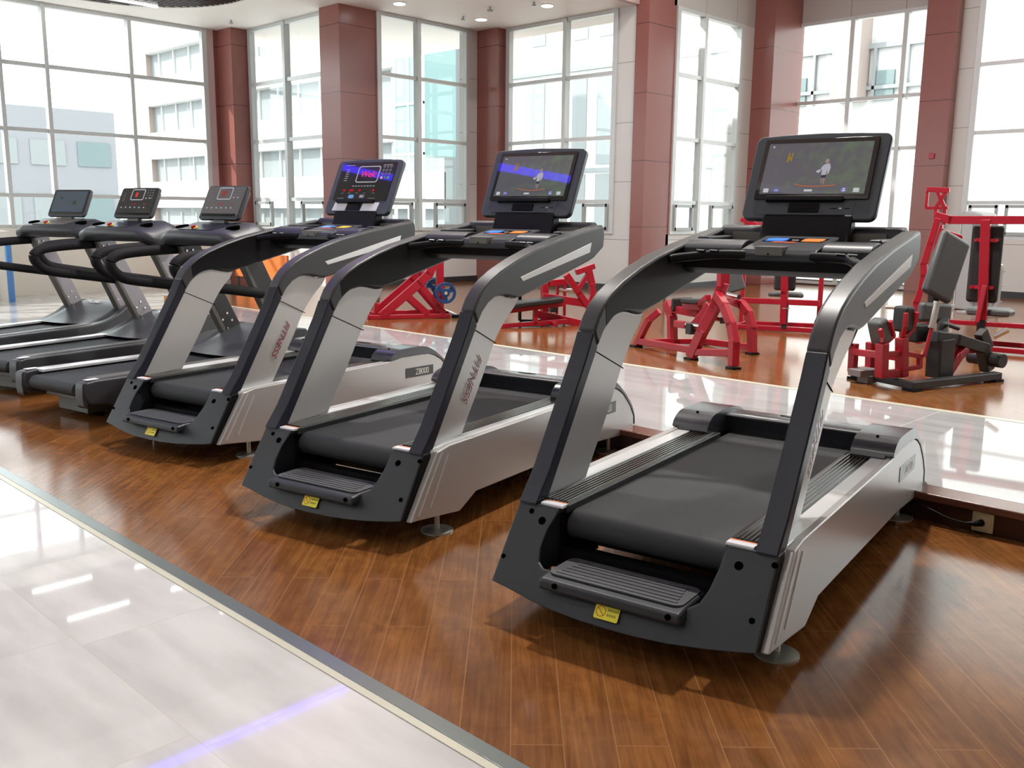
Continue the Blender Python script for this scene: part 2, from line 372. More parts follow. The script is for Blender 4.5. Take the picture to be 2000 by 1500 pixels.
# second glazed wall, facing east
window(3, 'y', XW, 9.74, 11.8, SILL, CE, (3.6, 2.6, 1.58), (10.62,), low=((9.85, 10.45), (10.95, 11.68)))
bm = wbox('y', XW, 9.6, 12.3, 0, SILL, 0, .25); struct('wall_west', bm, M['wallw'])
bm = wbox('y', XW, 11.8, 12.4, SILL, CE, 0, .25); struct('wall_west', bm, M['wallw'])
bm = B(); box(bm, -12.62, -12.09, 12.0, 12.4, 0, CE); struct('wall_column', bm, M['redcol'])
window(4, 'x', YW, -12.05, -9.57, SILL, CE, (3.6, 2.6, 1.58), (-10.67,), low=((-10.2, -9.66),))
bm = wbox('x', YW, -12.62, -9.0, 0, SILL, 0, .25); struct('wall_north', bm, M['wallw'])
bm = wbox('x', YW, -9.57, -9.18, SILL, CH, 0, .25); struct('wall_north', bm, M['wallw'])
bm = B(); box(bm, -9.2, -8.95, 12.15, 12.87, 0, CH); struct('wall_column', bm, M['redcol'])
window(5, 'y', -8.95, 12.87, 14.87, SILL, 4.62, (3.6, 2.6, 1.58), (13.68,), low=((12.95, 13.5), (14.05, 14.75)))
bm = wbox('y', -8.95, 12.8, 15.3, 0, SILL, 0, .25); struct('wall_west', bm, M['wallw'])
bm = wbox('y', -8.95, 14.87, 15.3, SILL, 4.62, 0, .25); struct('wall_west', bm, M['wallw'])
bm = wbox('y', -8.95, 12.8, 15.3, 4.62, CH, 0, .25); struct('wall_west', bm, M['wallh'])
bm = B(); box(bm, -9.1, -8.55, 15.25, 16.3, 0, CH); struct('wall_column', bm, M['redcol'])
window(6, 'x', 16.2, -8.86, -6.25, H+.02, 4.78, (3.39, 2.53), (-7.58, -6.66))
bm = wbox('x', 16.2, -8.7, -6.2, 4.78, CH, 0, .25); struct('wall_north', bm, M['wallh'])
bm = B(); box(bm, -6.25, -5.77, 15.95, 16.4, 0, CH); struct('wall_column', bm, M['redcol'])
bm = wbox('x', 16.2, -5.8, -5.52, H, CH, 0, .2); struct('wall_north', bm, M['wallw'])
window(7, 'x', 16.2, -5.52, 5, 1.05, CH, (3.77, 2.72, 1.62), (-2.6, 0, 2.6), low=((-5.4, -4.95), (-4.85, -3.9)))
bm = wbox('x', 16.05, -5.5, 5, H+.1, 1.05, 0, .3)
for i in range(12): box(bm, -5.5+i*.62, -5.488+i*.62, 16.04, 16.06, H+.1, 1.03)
struct('wall_north', bm, M['wallw'])
for ax, c, a, b in (('x', YW, -12.1, -9.2), ('y', XW, 9.74, 12.0), ('y', -8.95, 12.87, 15.25), ('x', 16.07, -5.5, 5), ('x', 16.2, -8.55, -6.25)):
    bm = wbox(ax, c, a, b, H, H+.1, -.015, .02); struct('baseboard_north', bm, M['basebd'])
bm = B(); box(bm, -16.3, 6, -7.2, -7, 0, .9); box(bm, -10.2, 6, -7.2, -7, .9, CE); box(bm, -16.3, 6, -7.2, -7, 4.4, CE+.1); struct('wall_south', bm, M['wallw'])
window(8, 'x', -7.1, -16.1, -10.2, .9, 4.4, (2.6,), (-14.1, -12.1))  # unseen window, added to let in light from behind the camera
bm = B(); box(bm, 6, 6.2, -7, 17.6, 0, CH); struct('wall_east', bm, M['wallw'])
# ceilings
bm = B(); box(bm, -17, -9.15, -7, 13, CE, CE+.1); box(bm, -9.15, 6, -7, 1.45, CE, CE+.1); struct('ceiling', bm, M['ceil'])
bm = B(); box(bm, -9.25, -9.146, 1.454, 12.2, CE-.005, CH); box(bm, -9.25, 6, 1.35, 1.45, CE+.1, CH); struct('trim_6', bm, M['fascia'])
bm = B(); box(bm, -9.4, 6, 1.35, 17, CH, CH+.1); struct('ceiling', bm, M['ceil'])

# ------------------------------------------------------------------ ceiling fittings
pos = [(-11.89, 9.66, 'downlight nearest the freestanding red column'), (-11.79, 11.32, 'downlight close to the inner corner of the windows'), (-10.27, 11.28, 'downlight above the middle pair of tall windows')]
base = None
for x, y, lab in pos:
    if base is None:
        t = thing('downlight', '', 'ceiling light', (x, y, CE), 0, 'round recessed downlights')
        bm = B(); rod(bm, (0, 0, 0), (0, 0, -.012), .105, 28); obj('ring', bm, M['lampring'], t)
        bm = B(); rod(bm, (0, 0, -.012), (0, 0, -.02), .085, 28); obj('lens', bm, M['lamp'], t); base = t
    else: t = copy_tree(base); t.location = (x, y, CE)
    t['label'] = 'round white '+lab
for i, (x, y, lab) in enumerate([(-15.06, 8.56, 'small sprinkler head near the left corner column'), (-11.87, 10.98, 'small sprinkler head beside the corner downlight'), (-11.04, 10.79, 'small round detector between two downlights'), (-10.28, 10.99, 'small sprinkler head beside the right downlight')]):
    bm = B(); rod(bm, (0, 0, 0), (0, 0, -.035), .018, 10); rod(bm, (0, 0, -.035), (0, 0, -.06), .035 if 'head' in lab else .05, 12)
    o = obj('sprinkler' if 'head' in lab else 'smoke_detector', bm, M['alud']); o.location = (x, y, CE); tag(o, lab, 'sprinkler' if 'head' in lab else 'detector', None)
t = thing('ceiling_louvre', 'rounded dark slatted ceiling recess above the left treadmills', 'ceiling louvre', (-12.6, 4.9, CE))
bm = B(); o_ = rrect(-2.8, 2.8, -3.1, 3.1, 1.9, 12); i_ = rrect(-2.62, 2.62, -2.92, 2.92, 1.75, 12)
for lo, hi, z0, z1 in ((o_, i_, -.05, 0),):
    n = len(lo)
    V = [[bm.verts.new((p[0], p[1], z)) for p in q] for q, z in ((lo, z1), (lo, z0), (hi, z0), (hi, z1))]
    for a, b in zip(V, V[1:]+V[:1]):
        for k in range(n): bm.faces.new((a[k], a[(k+1) % n], b[(k+1) % n], b[k]))
obj('rim', bm, M['ceil'], t)
bm = B()
def half(x):
    if abs(x) < 2.62-1.75: return 2.92
    d = abs(x)-(2.62-1.75); return 2.92-1.75+math.sqrt(max(0, 1.75**2-d*d))
x = -2.55
while x < 2.56:
    h = half(x)-.02; box(bm, x-.018, x+.018, -h, h, -.045, -.005); x += .1
s_ = obj('slats', bm, M['slat'], t); s_['kind'] = 'stuff'
bm = B(); prism(bm, i_, -.004, -.001, 'z'); obj('backing', bm, M['basebd'], t)
tl = None
for x, y0, y1 in ((-14.8, 4.6, 5.5), (-13.4, 4.6, 5.5), (-14.7, 6.17, 7.1), (-13.4, 6.17, 7.1), (-12.1, 6.3, 7.1)):
    bm = B(); box(bm, -.011, .011, y0-(y0+y1)/2, y1-(y0+y1)/2, -.03, 0); o = obj('tube_light', bm, M['tube']); o.location = (x, (y0+y1)/2, CE-.052)
    tag(o, 'thin white tube light fixed under the dark ceiling slats', 'ceiling light', 'tube lights under the ceiling slats')
bm = B(); tube(bm, [(-4.95, 1.47, CE+.02), (-6.5, 1.47, CE+.02), (-8.2, 1.48, CE+.02), (-8.85, 1.62, CE+.02), (-9.08, 2.1, CE+.02), (-9.08, 3.5, CE+.02), (-9.08, 6.4, CE+.02)], .038, 8)
tag(obj('light_strip', bm, M['bluestrip']), 'blue light strip bending along the ceiling edge', 'light strip')

hb = None
for x, y, pw in ((-7.0, 5.6, 200), (-3.3, 5.6, 330), (-6.5, 10.5, 60), (-3.5, 10.5, 60), (-.5, 10.5, 60)):
    if hb is None:
        bm = B(); rod(bm, (0, 0, 0), (0, 0, -.03), .2, 32); hb = obj('ceiling_lamp', bm, M['lampring'])
    else: hb = hb.copy(); C.objects.link(hb)
    hb.location = (x, y, CH); tag(hb, 'round lamp on the high ceiling above the platform', 'ceiling light', 'lamps on the high ceiling')
    l_ = bpy.data.lights.new('lamp', 'AREA'); l_.shape = 'DISK'; l_.size = .34; l_.energy = pw; l_.color = (1, .96, .9)
    lo_ = bpy.data.objects.new('lamp', l_); C.objects.link(lo_); lo_.location = (x, y, CH-.035)
for x, y in ((-7, -.5), (-4.5, -.5), (-2, -.5), (-7, -3.5), (-4.5, -3.5), (-2, -3.5)):  # unseen lamps added to brighten the front tiles
    l_ = bpy.data.lights.new('lamp', 'AREA'); l_.shape = 'DISK'; l_.size = .3; l_.energy = 12; l_.color = (1, .97, .93)
    lo_ = bpy.data.objects.new('lamp', l_); C.objects.link(lo_); lo_.location = (x, y, CE-.025)
    pn = hb.copy(); C.objects.link(pn); pn.location = (x, y, CE+.008); tag(pn, 'added round fill lamp on the low ceiling over the white tiles', 'ceiling light', 'added fill lamps on the low ceiling')
# ------------------------------------------------------------------ treadmill, arched kind
OF = [(-.019, .132), (.135, .369), (.219, .468), (.341, .655), (.419, .775), (.467, .85), (.512, .935), (.545, .985), (.588, 1.028), (.645, 1.066), (.729, 1.104), (.801, 1.128), (.876, 1.152), (1.031, 1.192), (1.283, 1.238), (1.602, 1.284), (1.727, 1.301)]
SB = [(.034, .114), (.215, .372), (.288, .482), (.407, .663), (.49, .79), (.545, .872), (.583, .922), (.631, .96), (.687, .984), (.745, .99), (.789, .985), (.834, .975), (.88, .969), (.926, .973)]
AL = [(1.037, .997), (1.29, 1.051), (1.567, 1.11), (1.64, 1.13), (1.745, 1.183), (1.752, 1.24), (1.745, 1.29)]
SR = [(.912, .963), (.866, .93), (.792, .862), (.724, .775), (.675, .70), (.625, .62), (.573, .545), (.516, .465), (.478, .41), (.463, .385)]
def mirror_prism(name, pts, xs, mat, parent, bevel=0, **k):
    res = []
    for s in (-1, 1):
        bm = B(); a, b = xs; prism(bm, pts, a*s, b*s); res.append(obj(name, bm, mat, parent, bevel=bevel, **k))
    return res
def build_arch(led, label):
    t = thing('treadmill', label, 'treadmill')
    i0 = 6
    SB1 = SB[:6]; SB2 = SB[5:]
    low = [(.138, .372)] + OF[2:i0+1] + SB1[1:][::-1]
    mirror_prism('upright', low, (.386, .458), M['navy'], t, .006)
    mirror_prism('corner_trim', [(.014, .128), (.163, .368), (.215, .372), (.036, .116)], (.40, .4575), M['black'], t, .003)
    cut = [(OF[i0][0]+.002, OF[i0][1]+.002)]
    up = cut + OF[i0+1:] + [(1.745, 1.29)] + AL[::-1][1:] + SB2[::-1]
    up = cut + OF[i0+1:] + AL[::-1] + [(p[0]+.001, p[1]+.002) for p in SB2[::-1]]
    arms = mirror_prism('handrail_arm', up, (.384, .46), M['arm'], t, .012, seg=3)
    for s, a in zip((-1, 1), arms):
        bm = B(); prism(bm, [(p[0]+.004, p[1]-.008) for p in OF[i0+2:-1]] + [(1.73, 1.27), (1.735, 1.19), (1.62, 1.135), (1.03, 1.005), (.90, .985), (.75, 1.0), (.66, .985), (.60, .95)], s*.3825, s*.386); obj('inner_sheet', bm, M['black'], a)  # thin black sheet over the arm's inner face
        bm = B(); prism(bm, [(.891, 1.065), (1.596, 1.21), (1.58, 1.16), (.913, 1.045)], s*.458, s*.4625); obj('silver_inlay', bm, M['silver2'], a, bevel=.001)
    pan = smooth_line(SB[1:], 3) + smooth_line([(p[0]+.033, p[1]) for p in SR[1:]], 3)
    sp = []
    def nearest(y, z):   # how far a point lies from the front edge of the panel, 0 at the front, 1 at the rear
        return min(math.hypot(y-p[0], z-p[1]) for p in SB[1:])
    for s in (-1, 1):
        bm = B(); A1 = [bm.verts.new((s*.394, y, z)) for y, z in pan]
        B1 = [bm.verts.new((s*(.436-.13*min(.2, nearest(y, z))), y, z)) for y, z in pan]; n_ = len(pan)
        bm.faces.new(A1); bm.faces.new(B1[::-1])
        for i in range(n_): bm.faces.new((A1[i], B1[i], B1[(i+1) % n_], A1[(i+1) % n_]))
        sp.append(obj('side_panel', bm, M['silver'], t, bevel=.006, seg=3))
    for s, p in zip((-1, 1), sp):
        bm = B(); beam(bm, (s*.4362, .535, .86), (s*.4105, .765, .765), .003, .003); beam(bm, (s*.3938, .535, .86), (s*.3938, .765, .765), .0014, .004); obj('seam', bm, M['hole'], p)
    d = Vector((0, .60-.45, .745-.515)).normalized()
    text('fitness_lettering', 'FITNESS', .062, M['redtext'], sp[1], frame_mtx((.4246, .558, .632), -d, Vector((-.13, d.z, -d.y))), shear=.25, space=1.05)
    # side rails of brushed silver
    skirt = [(.034, .114), (.07, .112), (.198, .097), (.376, .074), (.501, .133), (1.64, .122), (2.11, .087), (2.155, .1), (2.148, .185), (2.10, .25), (2.051, .295), (1.99, .345), (1.924, .378), (1.86, .398), (1.75, .404), (1.56, .406), (1.44, .392), (.30, .388), (.215, .374)]
    rl = mirror_prism('side_rail', skirt, (.455, .484), M['silver'], t, .006)
    for s, r_ in zip((-1, 1), rl):
        bm = B(); a, b = sorted((s*.398, s*.458)); box(bm, a, b, .2, 1.56, .352, .386); obj('rail_cap', bm, M['silver2'], r_, bevel=.004)
        bm = B(); beam(bm, (s*.485, .246, .37), (s*.485, .084, .132), .006, .006); beam(bm, (s*.485, .289, .352), (s*.485, .162, .147), .006, .005)
        obj('ridge', bm, M['silver2'], r_)
        bm = B(); prism(bm, [(1.6, .325), (1.9, .318), (1.9, .252), (1.6, .258)], s*.483, s*.4865); bd = obj('badge', bm, M['badge'], r_, bevel=.003)
        if s > 0:
            m_ = frame_mtx((.4868, 1.775, .286), (0, 1, -.02), (0, .02, 1))
            text('badge_text', 'Z8000', .058, M['badgetxt'], r_, m_, space=.95)
    # ribbed foot rails
    for s in (-1, 1):
        bm = B(); a, b = sorted((s*.284, s*.40)); box(bm, a, b, .185, 1.535, .35, .378); fr = obj('foot_rail', bm, M['rib'], t, bevel=.003)
        bm = B()
        for k in range(6): x = s*(.305+k*.015); box(bm, x-.0035, x+.0035, .21, 1.50, .377, .3835)
        obj('ribs', bm, M['ribtop'], fr, bevel=.001, seg=1)
        bm = B(); cbox(bm, (s*.334, .174, .376), (.088, .032, .008)); obj('warning_label', bm, M['white'], fr)
        bm = B(); cbox(bm, (s*.334, .194, .376), (.088, .009, .0085)); obj('warning_band', bm, M['orange'], fr)
    # running belt
    pr = []
    for k in range(13): a = R(90+15*k); pr.append((.235+.05*math.cos(a), .305+.05*math.sin(a)))
    pr = pr + [(1.9, .255), (1.9, .355)]
    bm = B(); prism(bm, pr, -.288, .288); obj('running_belt', bm, M['belt'], t, bevel=.002)
    bm = B(); rod(bm, (-.33, .235, .305), (.33, .235, .305), .036, 20); obj('rear_roller', bm, M['black'], t)
    bm = B(); box(bm, -.445, .445, .5, 2.08, .13, .25); box(bm, -.39, -.31, .2, .45, .14, .35); box(bm, .31, .39, .2, .45, .14, .35); box(bm, -.32, .3, .19, .24, .14, .222)
    obj('chassis', bm, M['black'], t)
    # motor cover: two raised shoulders and a lower bridge
    sh = smooth_line([(1.445, .392), (1.462, .425), (1.516, .455), (1.6, .462), (1.785, .457), (1.88, .43), (1.96, .385), (2.04, .325), (2.11, .26), (2.155, .185), (2.16, .1)], 3) + [(1.9, .1), (1.46, .35)]
    inn = [(2.165, .1), (2.15, .187), (2.10, .25), (2.051, .297), (1.99, .347), (1.924, .381), (1.86, .40), (1.75, .405), (1.56, .407), (1.452, .396)]
    band = sh[1:-3] + inn
    bm = B(); prism(bm, sh, .315, .453); prism(bm, sh, -.453, -.315); prism(bm, band, .452, .487); prism(bm, band, -.487, -.452)
    br = smooth_line([(1.70, .35), (1.69, .385), (1.67, .42), (1.665, .435), (1.70, .443), (1.80, .44), (1.88, .42), (1.96, .38), (2.04, .32), (2.11, .255), (2.15, .18), (2.155, .1)], 2)
    prism(bm, br, -.32, .32)
    mc = obj('motor_cover', bm, M['cover'], t, bevel=.012, seg=3)
    bm = B(); tube(bm, [(.02, 1.76, .4435), (-.0, 1.745, .4438), (-.05, 1.75, .444), (-.09, 1.77, .4435), (-.03, 1.775, .4435), (.03, 1.765, .4435)], .0015, 6); obj('cover_mark', bm, M['black'], mc)
    bm = B()
    for s in (-1, 1):
        for y in (1.53,): rod(bm, (s*.40, y, .455), (s*.40, y, .4645), .006, 10)
    obj('screw', bm, M['hole'], mc)
    # silver cheeks below the shoulders are part of the rails; front plate with step
    def yz(z): return (z-.13)*(.155/.245)
    out = [(-.471, .125)] + [(x, .094+.031*(abs(x)/.471)**2.2) for x in [-.4, -.3, -.2, -.1, 0, .1, .2, .3, .4]] + [(.458, .126), (.456, .371), (.302, .373), (.296, .35), (.288, .30), (.278, .25), (.262, .215), (.235, .198), (-.285, .198), (-.312, .212), (-.325, .25), (-.322, .30), (-.305, .35), (-.30, .373), (-.462, .371)]
    def bulge(x): return -.03*max(0, 1-(x/.33)**2)**.5 if abs(x) < .33 else 0
    bm = B()
    def P(u, v, w): return (u, yz(v)+w+bulge(u)*max(0, min(1, (.3-v)/.1)), v)
    prism(bm, out, 0, .014, fn=P)
    fp = obj('rear_cover', bm, M['char'], t, bevel=.005, seg=2)
    for a, b in ((-.462, -.30), (.30, .456)): bm = B(); box(bm, a, b, .150, .20, .355, .373); obj('cover_top', bm, M['char'], fp, bevel=.004)
    # side wrap of the recess
    bm = B()
    wl = [(.045, .185), (.155, .368), (.22, .368), (.22, .16), (.045, .16)]
    prism(bm, wl, -.338, -.325); obj('recess_wall', bm, M['char'], fp)
    bm = B(); prism(bm, wl, .29, .303); obj('recess_wall', bm, M['char'], fp)
    bm = B(); prism(bm, [(-.04, .160), (-.036, .196), (.02, .203), (.17, .203), (.17, .16)], -.262, .235); lp = obj('step', bm, M['char'], t, bevel=.012, seg=3)
    bm = B()
    prism(bm, rrect(-.25, .222, .0, .165, .03), .2025, .2075, 'z'); sp_ = obj('step_pad', bm, M['step'], lp)
    bm = B()
    for k in range(6): y = .022+k*.024; box(bm, -.225+.006*k, .2-.004*k, y-.006, y+.006, .207, .2105)
    obj('step_grip', bm, M['step'], lp, bevel=.002, seg=1)
    # bolt holes and label on the rear cover
    for x, z, r_ in ((-.402, .348, .0095), (-.455, .202, .0085), (.45, .347, .0095), (.424, .201, .0095), (-.351, .327, .014), (.347, .326, .014), (-.197, .183, .0095), (.198, .183, .0095)):
        y = yz(z)+bulge(x)*max(0, min(1, (.3-z)/.1)) if abs(x) > .25 else -.040
        n = Vector((0, -.245, .155)).normalized() if abs(x) > .25 else Vector((0, -1, .05)); p = Vector((x, y, z))
        bm = B(); rod(bm, p-n*.005, p+n*.0016, r_, 14); obj('bolt_hole', bm, M['hole'], fp)
    n = Vector((0, -.845, .535)); ex = Vector((1, 0, 0)); ey = ex.cross(n)*-1
    ey = Vector((0, .535, .845)); p0 = Vector((-.012, yz(.14)-.0315, .137))
    def L(a, b, h=.001): return tuple(p0+ex*a+ey*b+n*h)
    bm = B(); prism(bm, rrect(-.042, .042, -.024, .024, .006), -.0005, .0012, fn=lambda u, v, w: L(u, v, w)); yl = obj('caution_sticker', bm, M['yellow'], fp)
    bm = B()
    for k in range(24):
        a = 2*math.pi*k/24; b_ = 2*math.pi*(k+1)/24
        beam(bm, L(-.021+.016*math.cos(a), .016*math.sin(a), .0015), L(-.021+.016*math.cos(b_), .016*math.sin(b_), .0015), .0022, .001, up=n)
    beam(bm, L(-.032, .011, .0015), L(-.010, -.011, .0015), .0022, .001, up=n); obj('no_entry_mark', bm, M['redlab'], yl)
    bm = B()
    for j, (y_, m) in enumerate(((.009, 5), (-.007, 4))):
        for k in range(m): a = .002+k*.008; beam(bm, L(a, y_, .0014), L(a+.0055, y_, .0014), .0075, .0005, up=n)
    obj('caution_print', bm, M['olivetxt'], yl)
    # levelling feet
    for x, y in ((.425, .287), (-.425, .287), (.42, 1.95), (-.42, 1.95)):
        bm = B(); rod(bm, (x, y, .006), (x, y, .14), .0115, 14); rod(bm, (x, y, 0), (x, y, .006), .071, 32); rod(bm, (x, y, .006), (x, y, .013), .069, 32, .03); obj('levelling_foot', bm, M['steel'], t)
    # console bridge
    bp = [(1.262, 1.185), (1.262, 1.222)] + smooth_line([(1.275, 1.238), (1.31, 1.252), (1.36, 1.258), (1.405, 1.252)], 2) + [(1.42, 1.235), (1.425, 1.19)]
    bm = B(); prism(bm, bp, -.386, -.128); prism(bm, bp, .192, .386); box(bm, -.13, .194, 1.30, 1.42, 1.185, 1.215); cb = obj('console_bridge', bm, M['char'], t, bevel=.006)
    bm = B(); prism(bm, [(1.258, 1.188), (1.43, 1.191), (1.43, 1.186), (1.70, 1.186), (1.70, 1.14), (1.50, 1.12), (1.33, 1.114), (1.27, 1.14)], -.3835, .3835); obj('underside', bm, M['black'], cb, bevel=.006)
    bm = B(); box(bm, -.384, .384, 1.42, 1.72, 1.187, 1.199); obj('tray', bm, M['olive'], cb)
    rb = smooth_line([(1.70, 1.19), (1.695, 1.25), (1.70, 1.29), (1.725, 1.312), (1.755, 1.314), (1.78, 1.295), (1.785, 1.24), (1.765, 1.17), (1.70, 1.14)], 2)
    bm = B(); prism(bm, rb, -.40, .40); obj('rear_bar', bm, M['char'], cb, bevel=.003)
    for a, b in ((-.386, -.335), (.335, .386)): bm = B(); box(bm, a, b, 1.40, 1.71, 1.195, 1.268); obj('tray_end', bm, M['char'], cb, bevel=.01, seg=3)
    for a, b in ((-.335, -.20), (.20, .335)): bm = B(); box(bm, a, b, 1.686, 1.698, 1.2, 1.285); obj('tray_back', bm, M['olive'], cb)
    # control pad with quick keys
    cpf = [(1.222, 1.178), (1.222, 1.205), (1.24, 1.224), (1.30, 1.236), (1.53, 1.274), (1.54, 1.22), (1.40, 1.18)]
    bm = B(); prism(bm, cpf, -.122, .186); cp = obj('control_pad', bm, M['char'], t, bevel=.006, seg=3)
    def K(x, y, h): z = 1.236+(y-1.30)*(.038/.23); return (x, y-h*.16, z+h)
    bm = B(); prism(bm, [(-.095, 1.395), (.155, 1.395), (.165, 1.475), (-.082, 1.475)], -.001, .0012, fn=lambda u, v, w: K(u, v, w)); kp = obj('key_panel', bm, M['gloss'], cp)
    for nm_, x0, x1, mt_ in (('blue_key', -.082, .002, 'bluekey'), ('amber_key' if led else 'orange_key', .068, .152, 'yellowkey' if led else 'orangekey')):
        bm = B(); prism(bm, [(x0, 1.405), (x1-.012, 1.405), (x1, 1.418), (x1, 1.462), (x0+.012, 1.462), (x0, 1.45)], .001, .003, fn=lambda u, v, w: K(u, v, w)); obj(nm_, bm, M[mt_], kp)
    bm = B(); prism(bm, [(-.05, 1.372), (.05, 1.372), (.062, 1.392), (-.04, 1.392)], .001, .002, fn=lambda u, v, w: K(u, v, w)); obj('red_stripe', bm, M['redlab'], kp)
    bm = B(); prism(bm, [(.022, 1.425), (.05, 1.425), (.05, 1.437), (.022, 1.437)], .001, .002, fn=lambda u, v, w: K(u, v, w)); obj('key_print', bm, M['print'], kp)
    bm = B(); box(bm, -.056, .058, 1.2135, 1.33, 1.200, 1.237); ss = obj('safety_switch', bm, M['olive'], cp, bevel=.004)
    bm = B(); rod(bm, (0, 1.2125, 1.207), (0, 1.209, 1.207), .0035, 10); obj('switch_hole', bm, M['hole'], ss)
    for s in (-1, 1):
        x0 = .186 if s > 0 else -.122
        bm = B(); tube(bm, [(x0-s*.02, 1.236, 1.2), (x0+s*.06, 1.222, 1.2), (x0+s*.13, 1.20, 1.196), (s*.36, 1.15, 1.182), (s*.388, 1.13, 1.176)], .019, 14); hb = obj('pulse_grip', bm, M['black'], t)
        bm = B()
        for a in (.1, .15): beam(bm, (x0+s*a-.018, 1.218-(a-.06)*.3, 1.2175), (x0+s*a+.018, 1.2135-(a-.06)*.3, 1.216), .02, .003)
        obj('pulse_sensor', bm, M['chrome'], hb)
    # display on its neck
    nk = [(1.53, 1.2), (1.60, 1.24), (1.635, 1.30), (1.655, 1.36), (1.69, 1.375), (1.715, 1.33), (1.715, 1.2), (1.69, 1.18)]
    bm = B(); prism(bm, nk, -.187, .2); obj('display_neck', bm, M['black'], t, bevel=.008)
    o0 = Vector((0, 1.656, 1.347)); e2 = Vector((0, .447, .8944)); nn = Vector((0, -.8944, .447))
    def D(a, b, h=0.): v = o0+Vector((a, 0, 0))+e2*b+nn*h; return (v.x, v.y, v.z)
    def corner(cx, cy, r, a0, a1, n=6): return [(cx+r*math.cos(R(a0+(a1-a0)*k/n)), cy+r*math.sin(R(a0+(a1-a0)*k/n))) for k in range(n+1)]
    ol = corner(.262, .378, .033, 0, 80) + [(.15, .417), (0, .421), (-.15, .417)] + corner(-.262, .378, .033, 100, 180) + corner(-.257, .032, .034, 180, 270) + corner(.257, .032, .034, 270, 360)
    bm = B(); prism(bm, ol, -.035, 0, fn=D); ds = obj('display', bm, M['disp'], t, bevel=.008, seg=3)
    bm = B(); prism(bm, rrect(-.235, .235, .02, .38, .04), -.075, -.034, fn=D); obj('display_back', bm, M['black'], ds, bevel=.01)
    if not led:
        bm = B(); prism(bm, rrect(-.249, .249, .09, .388, .008), 0, .008, fn=D); gl = obj('screen_bezel', bm, M['gloss'], ds, bevel=.002)
        m, nt, out = nodes('screen_picture_haze'); em = nt.nodes.new('ShaderNodeBsdfPrincipled'); nt.links.new(em.outputs[0], out.inputs[0])
        em.inputs['Base Color'].default_value = (.01, .01, .012, 1); em.inputs['Roughness'].default_value = .02
        tc = nt.nodes.new('ShaderNodeTexCoord'); sp3 = nt.nodes.new('ShaderNodeSeparateXYZ'); nt.links.new(tc.outputs['Object'], sp3.inputs[0])
        nz = nt.nodes.new('ShaderNodeTexNoise'); nz.inputs['Scale'].default_value = 22; nz.inputs['Detail'].default_value = 6; nt.links.new(tc.outputs['Object'], nz.inputs['Vector'])
        cr = nt.nodes.new('ShaderNodeValToRGB'); e = cr.color_ramp.elements; e[0].position = .45; e[0].color = (.068, .068, .08, 1); e[1].position = .85; e[1].color = (.085, .125, .07, 1)  # picture colours lifted to grey, standing in for the ceiling's reflection
        sx = math_node(nt, 'MULTIPLY_ADD', sp3.outputs['X'], .6, nz.outputs['Fac']); nt.links.new(sx, cr.inputs[0])
        nt.links.new(cr.outputs[0], em.inputs['Emission Color']); em.inputs['Emission Strength'].default_value = .9
        bm = B(); prism(bm, rrect(-.228, .228, .115, .365, .002), .0075, .0088, fn=D); sc_ = obj('screen', bm, m, gl)
        def flat(name, polys, mat):
            bm = B()
            for pl in polys: prism(bm, pl, .0086, .0092, fn=D)
            return obj(name, bm, mat, sc_)
        el = lambda cx, cy, rx, ry, n=14: [(cx+rx*math.cos(2*math.pi*k/n), cy+ry*math.sin(2*math.pi*k/n)) for k in range(n)]
        flat('runner_picture', [[(.02, .215), (.028, .247), (.04, .258), (.06, .26), (.066, .24), (.062, .215), (.056, .207), (.054, .235), (.05, .206), (.032, .204), (.03, .235), (.022, .222), (.008, .228), (.006, .22)]], emit('shirt_grey', (.42, .40, .46), .8))
        flat('runner_head', [el(.046, .272, .009, .012)], emit('skin_dim', (.3, .22, .2), .8))
        flat('runner_shorts', [[(.032, .204), (.052, .206), (.053, .192), (.043, .191), (.033, .19)]], emit('shorts_dark', (.04, .04, .08), .8))
        flat('runner_legs', [[(.034, .19), (.041, .19), (.040, .165), (.036, .165)], [(.044, .191), (.051, .191), (.050, .16), (.045, .16)]], emit('leg_dim', (.3, .18, .18), .8))
        arc = [(-.08, .162), (-.05, .153), (0, .149), (.05, .150), (.10, .155)]
        flat('track_line', [[(a[0], a[1]), (b[0], b[1]), (b[0], b[1]+.003), (a[0], a[1]+.003)] for a, b in zip(arc, arc[1:])], emit('track_orange', (.5, .12, .03), .9))
        flat('amber_sign', [[(-.135, .27), (-.128, .27), (-.124, .315), (-.13, .32)], [(-.12, .275), (-.114, .275), (-.11, .318), (-.116, .318)], [(-.128, .285), (-.112, .285), (-.112, .295), (-.128, .295)]], emit('amber_dim', (.28, .17, .02), .9))
        flat('screen_icon', [rrect(-.212, -.188, .122, .142, .003, 2), rrect(.18, .205, .122, .142, .003, 2), rrect(-.03, .006, .126, .136, .003, 2), [(-.212, .352), (-.2, .352), (-.206, .343)]], emit('icon_white', (.45, .45, .48), .9))
        flat('screen_badge', [rrect(-.165, -.14, .124, .142, .003, 2), rrect(.128, .152, .124, .144, .003, 2)], emit('icon_blue', (.14, .14, .36), .9))
        flat('screen_icon_line', [rrect(.137, .144, .133, .142, .002, 2), rrect(.133, .148, .126, .131, .002, 2), rrect(-.16, -.146, .131, .134, .001, 1)], emit('icon_white2', (.6, .6, .65), .9))
        bm = B(); prism(bm, [(-.22, .018), (.19, .018), (.20, .082), (-.205, .082)], -.002, .002, fn=D); lpn = obj('lower_panel', bm, M['disp'], ds, bevel=.001)
        bm = B(); prism(bm, rrect(-.082, .05, .028, .07, .005), .002, .009, fn=D)
        for k in range(4): prism(bm, [(-.075, .035+k*.008), (.043, .035+k*.008), (.043, .039+k*.008), (-.075, .039+k*.008)], .009, .0115, fn=D)
        obj('media_ledge', bm, M['black'], ds)
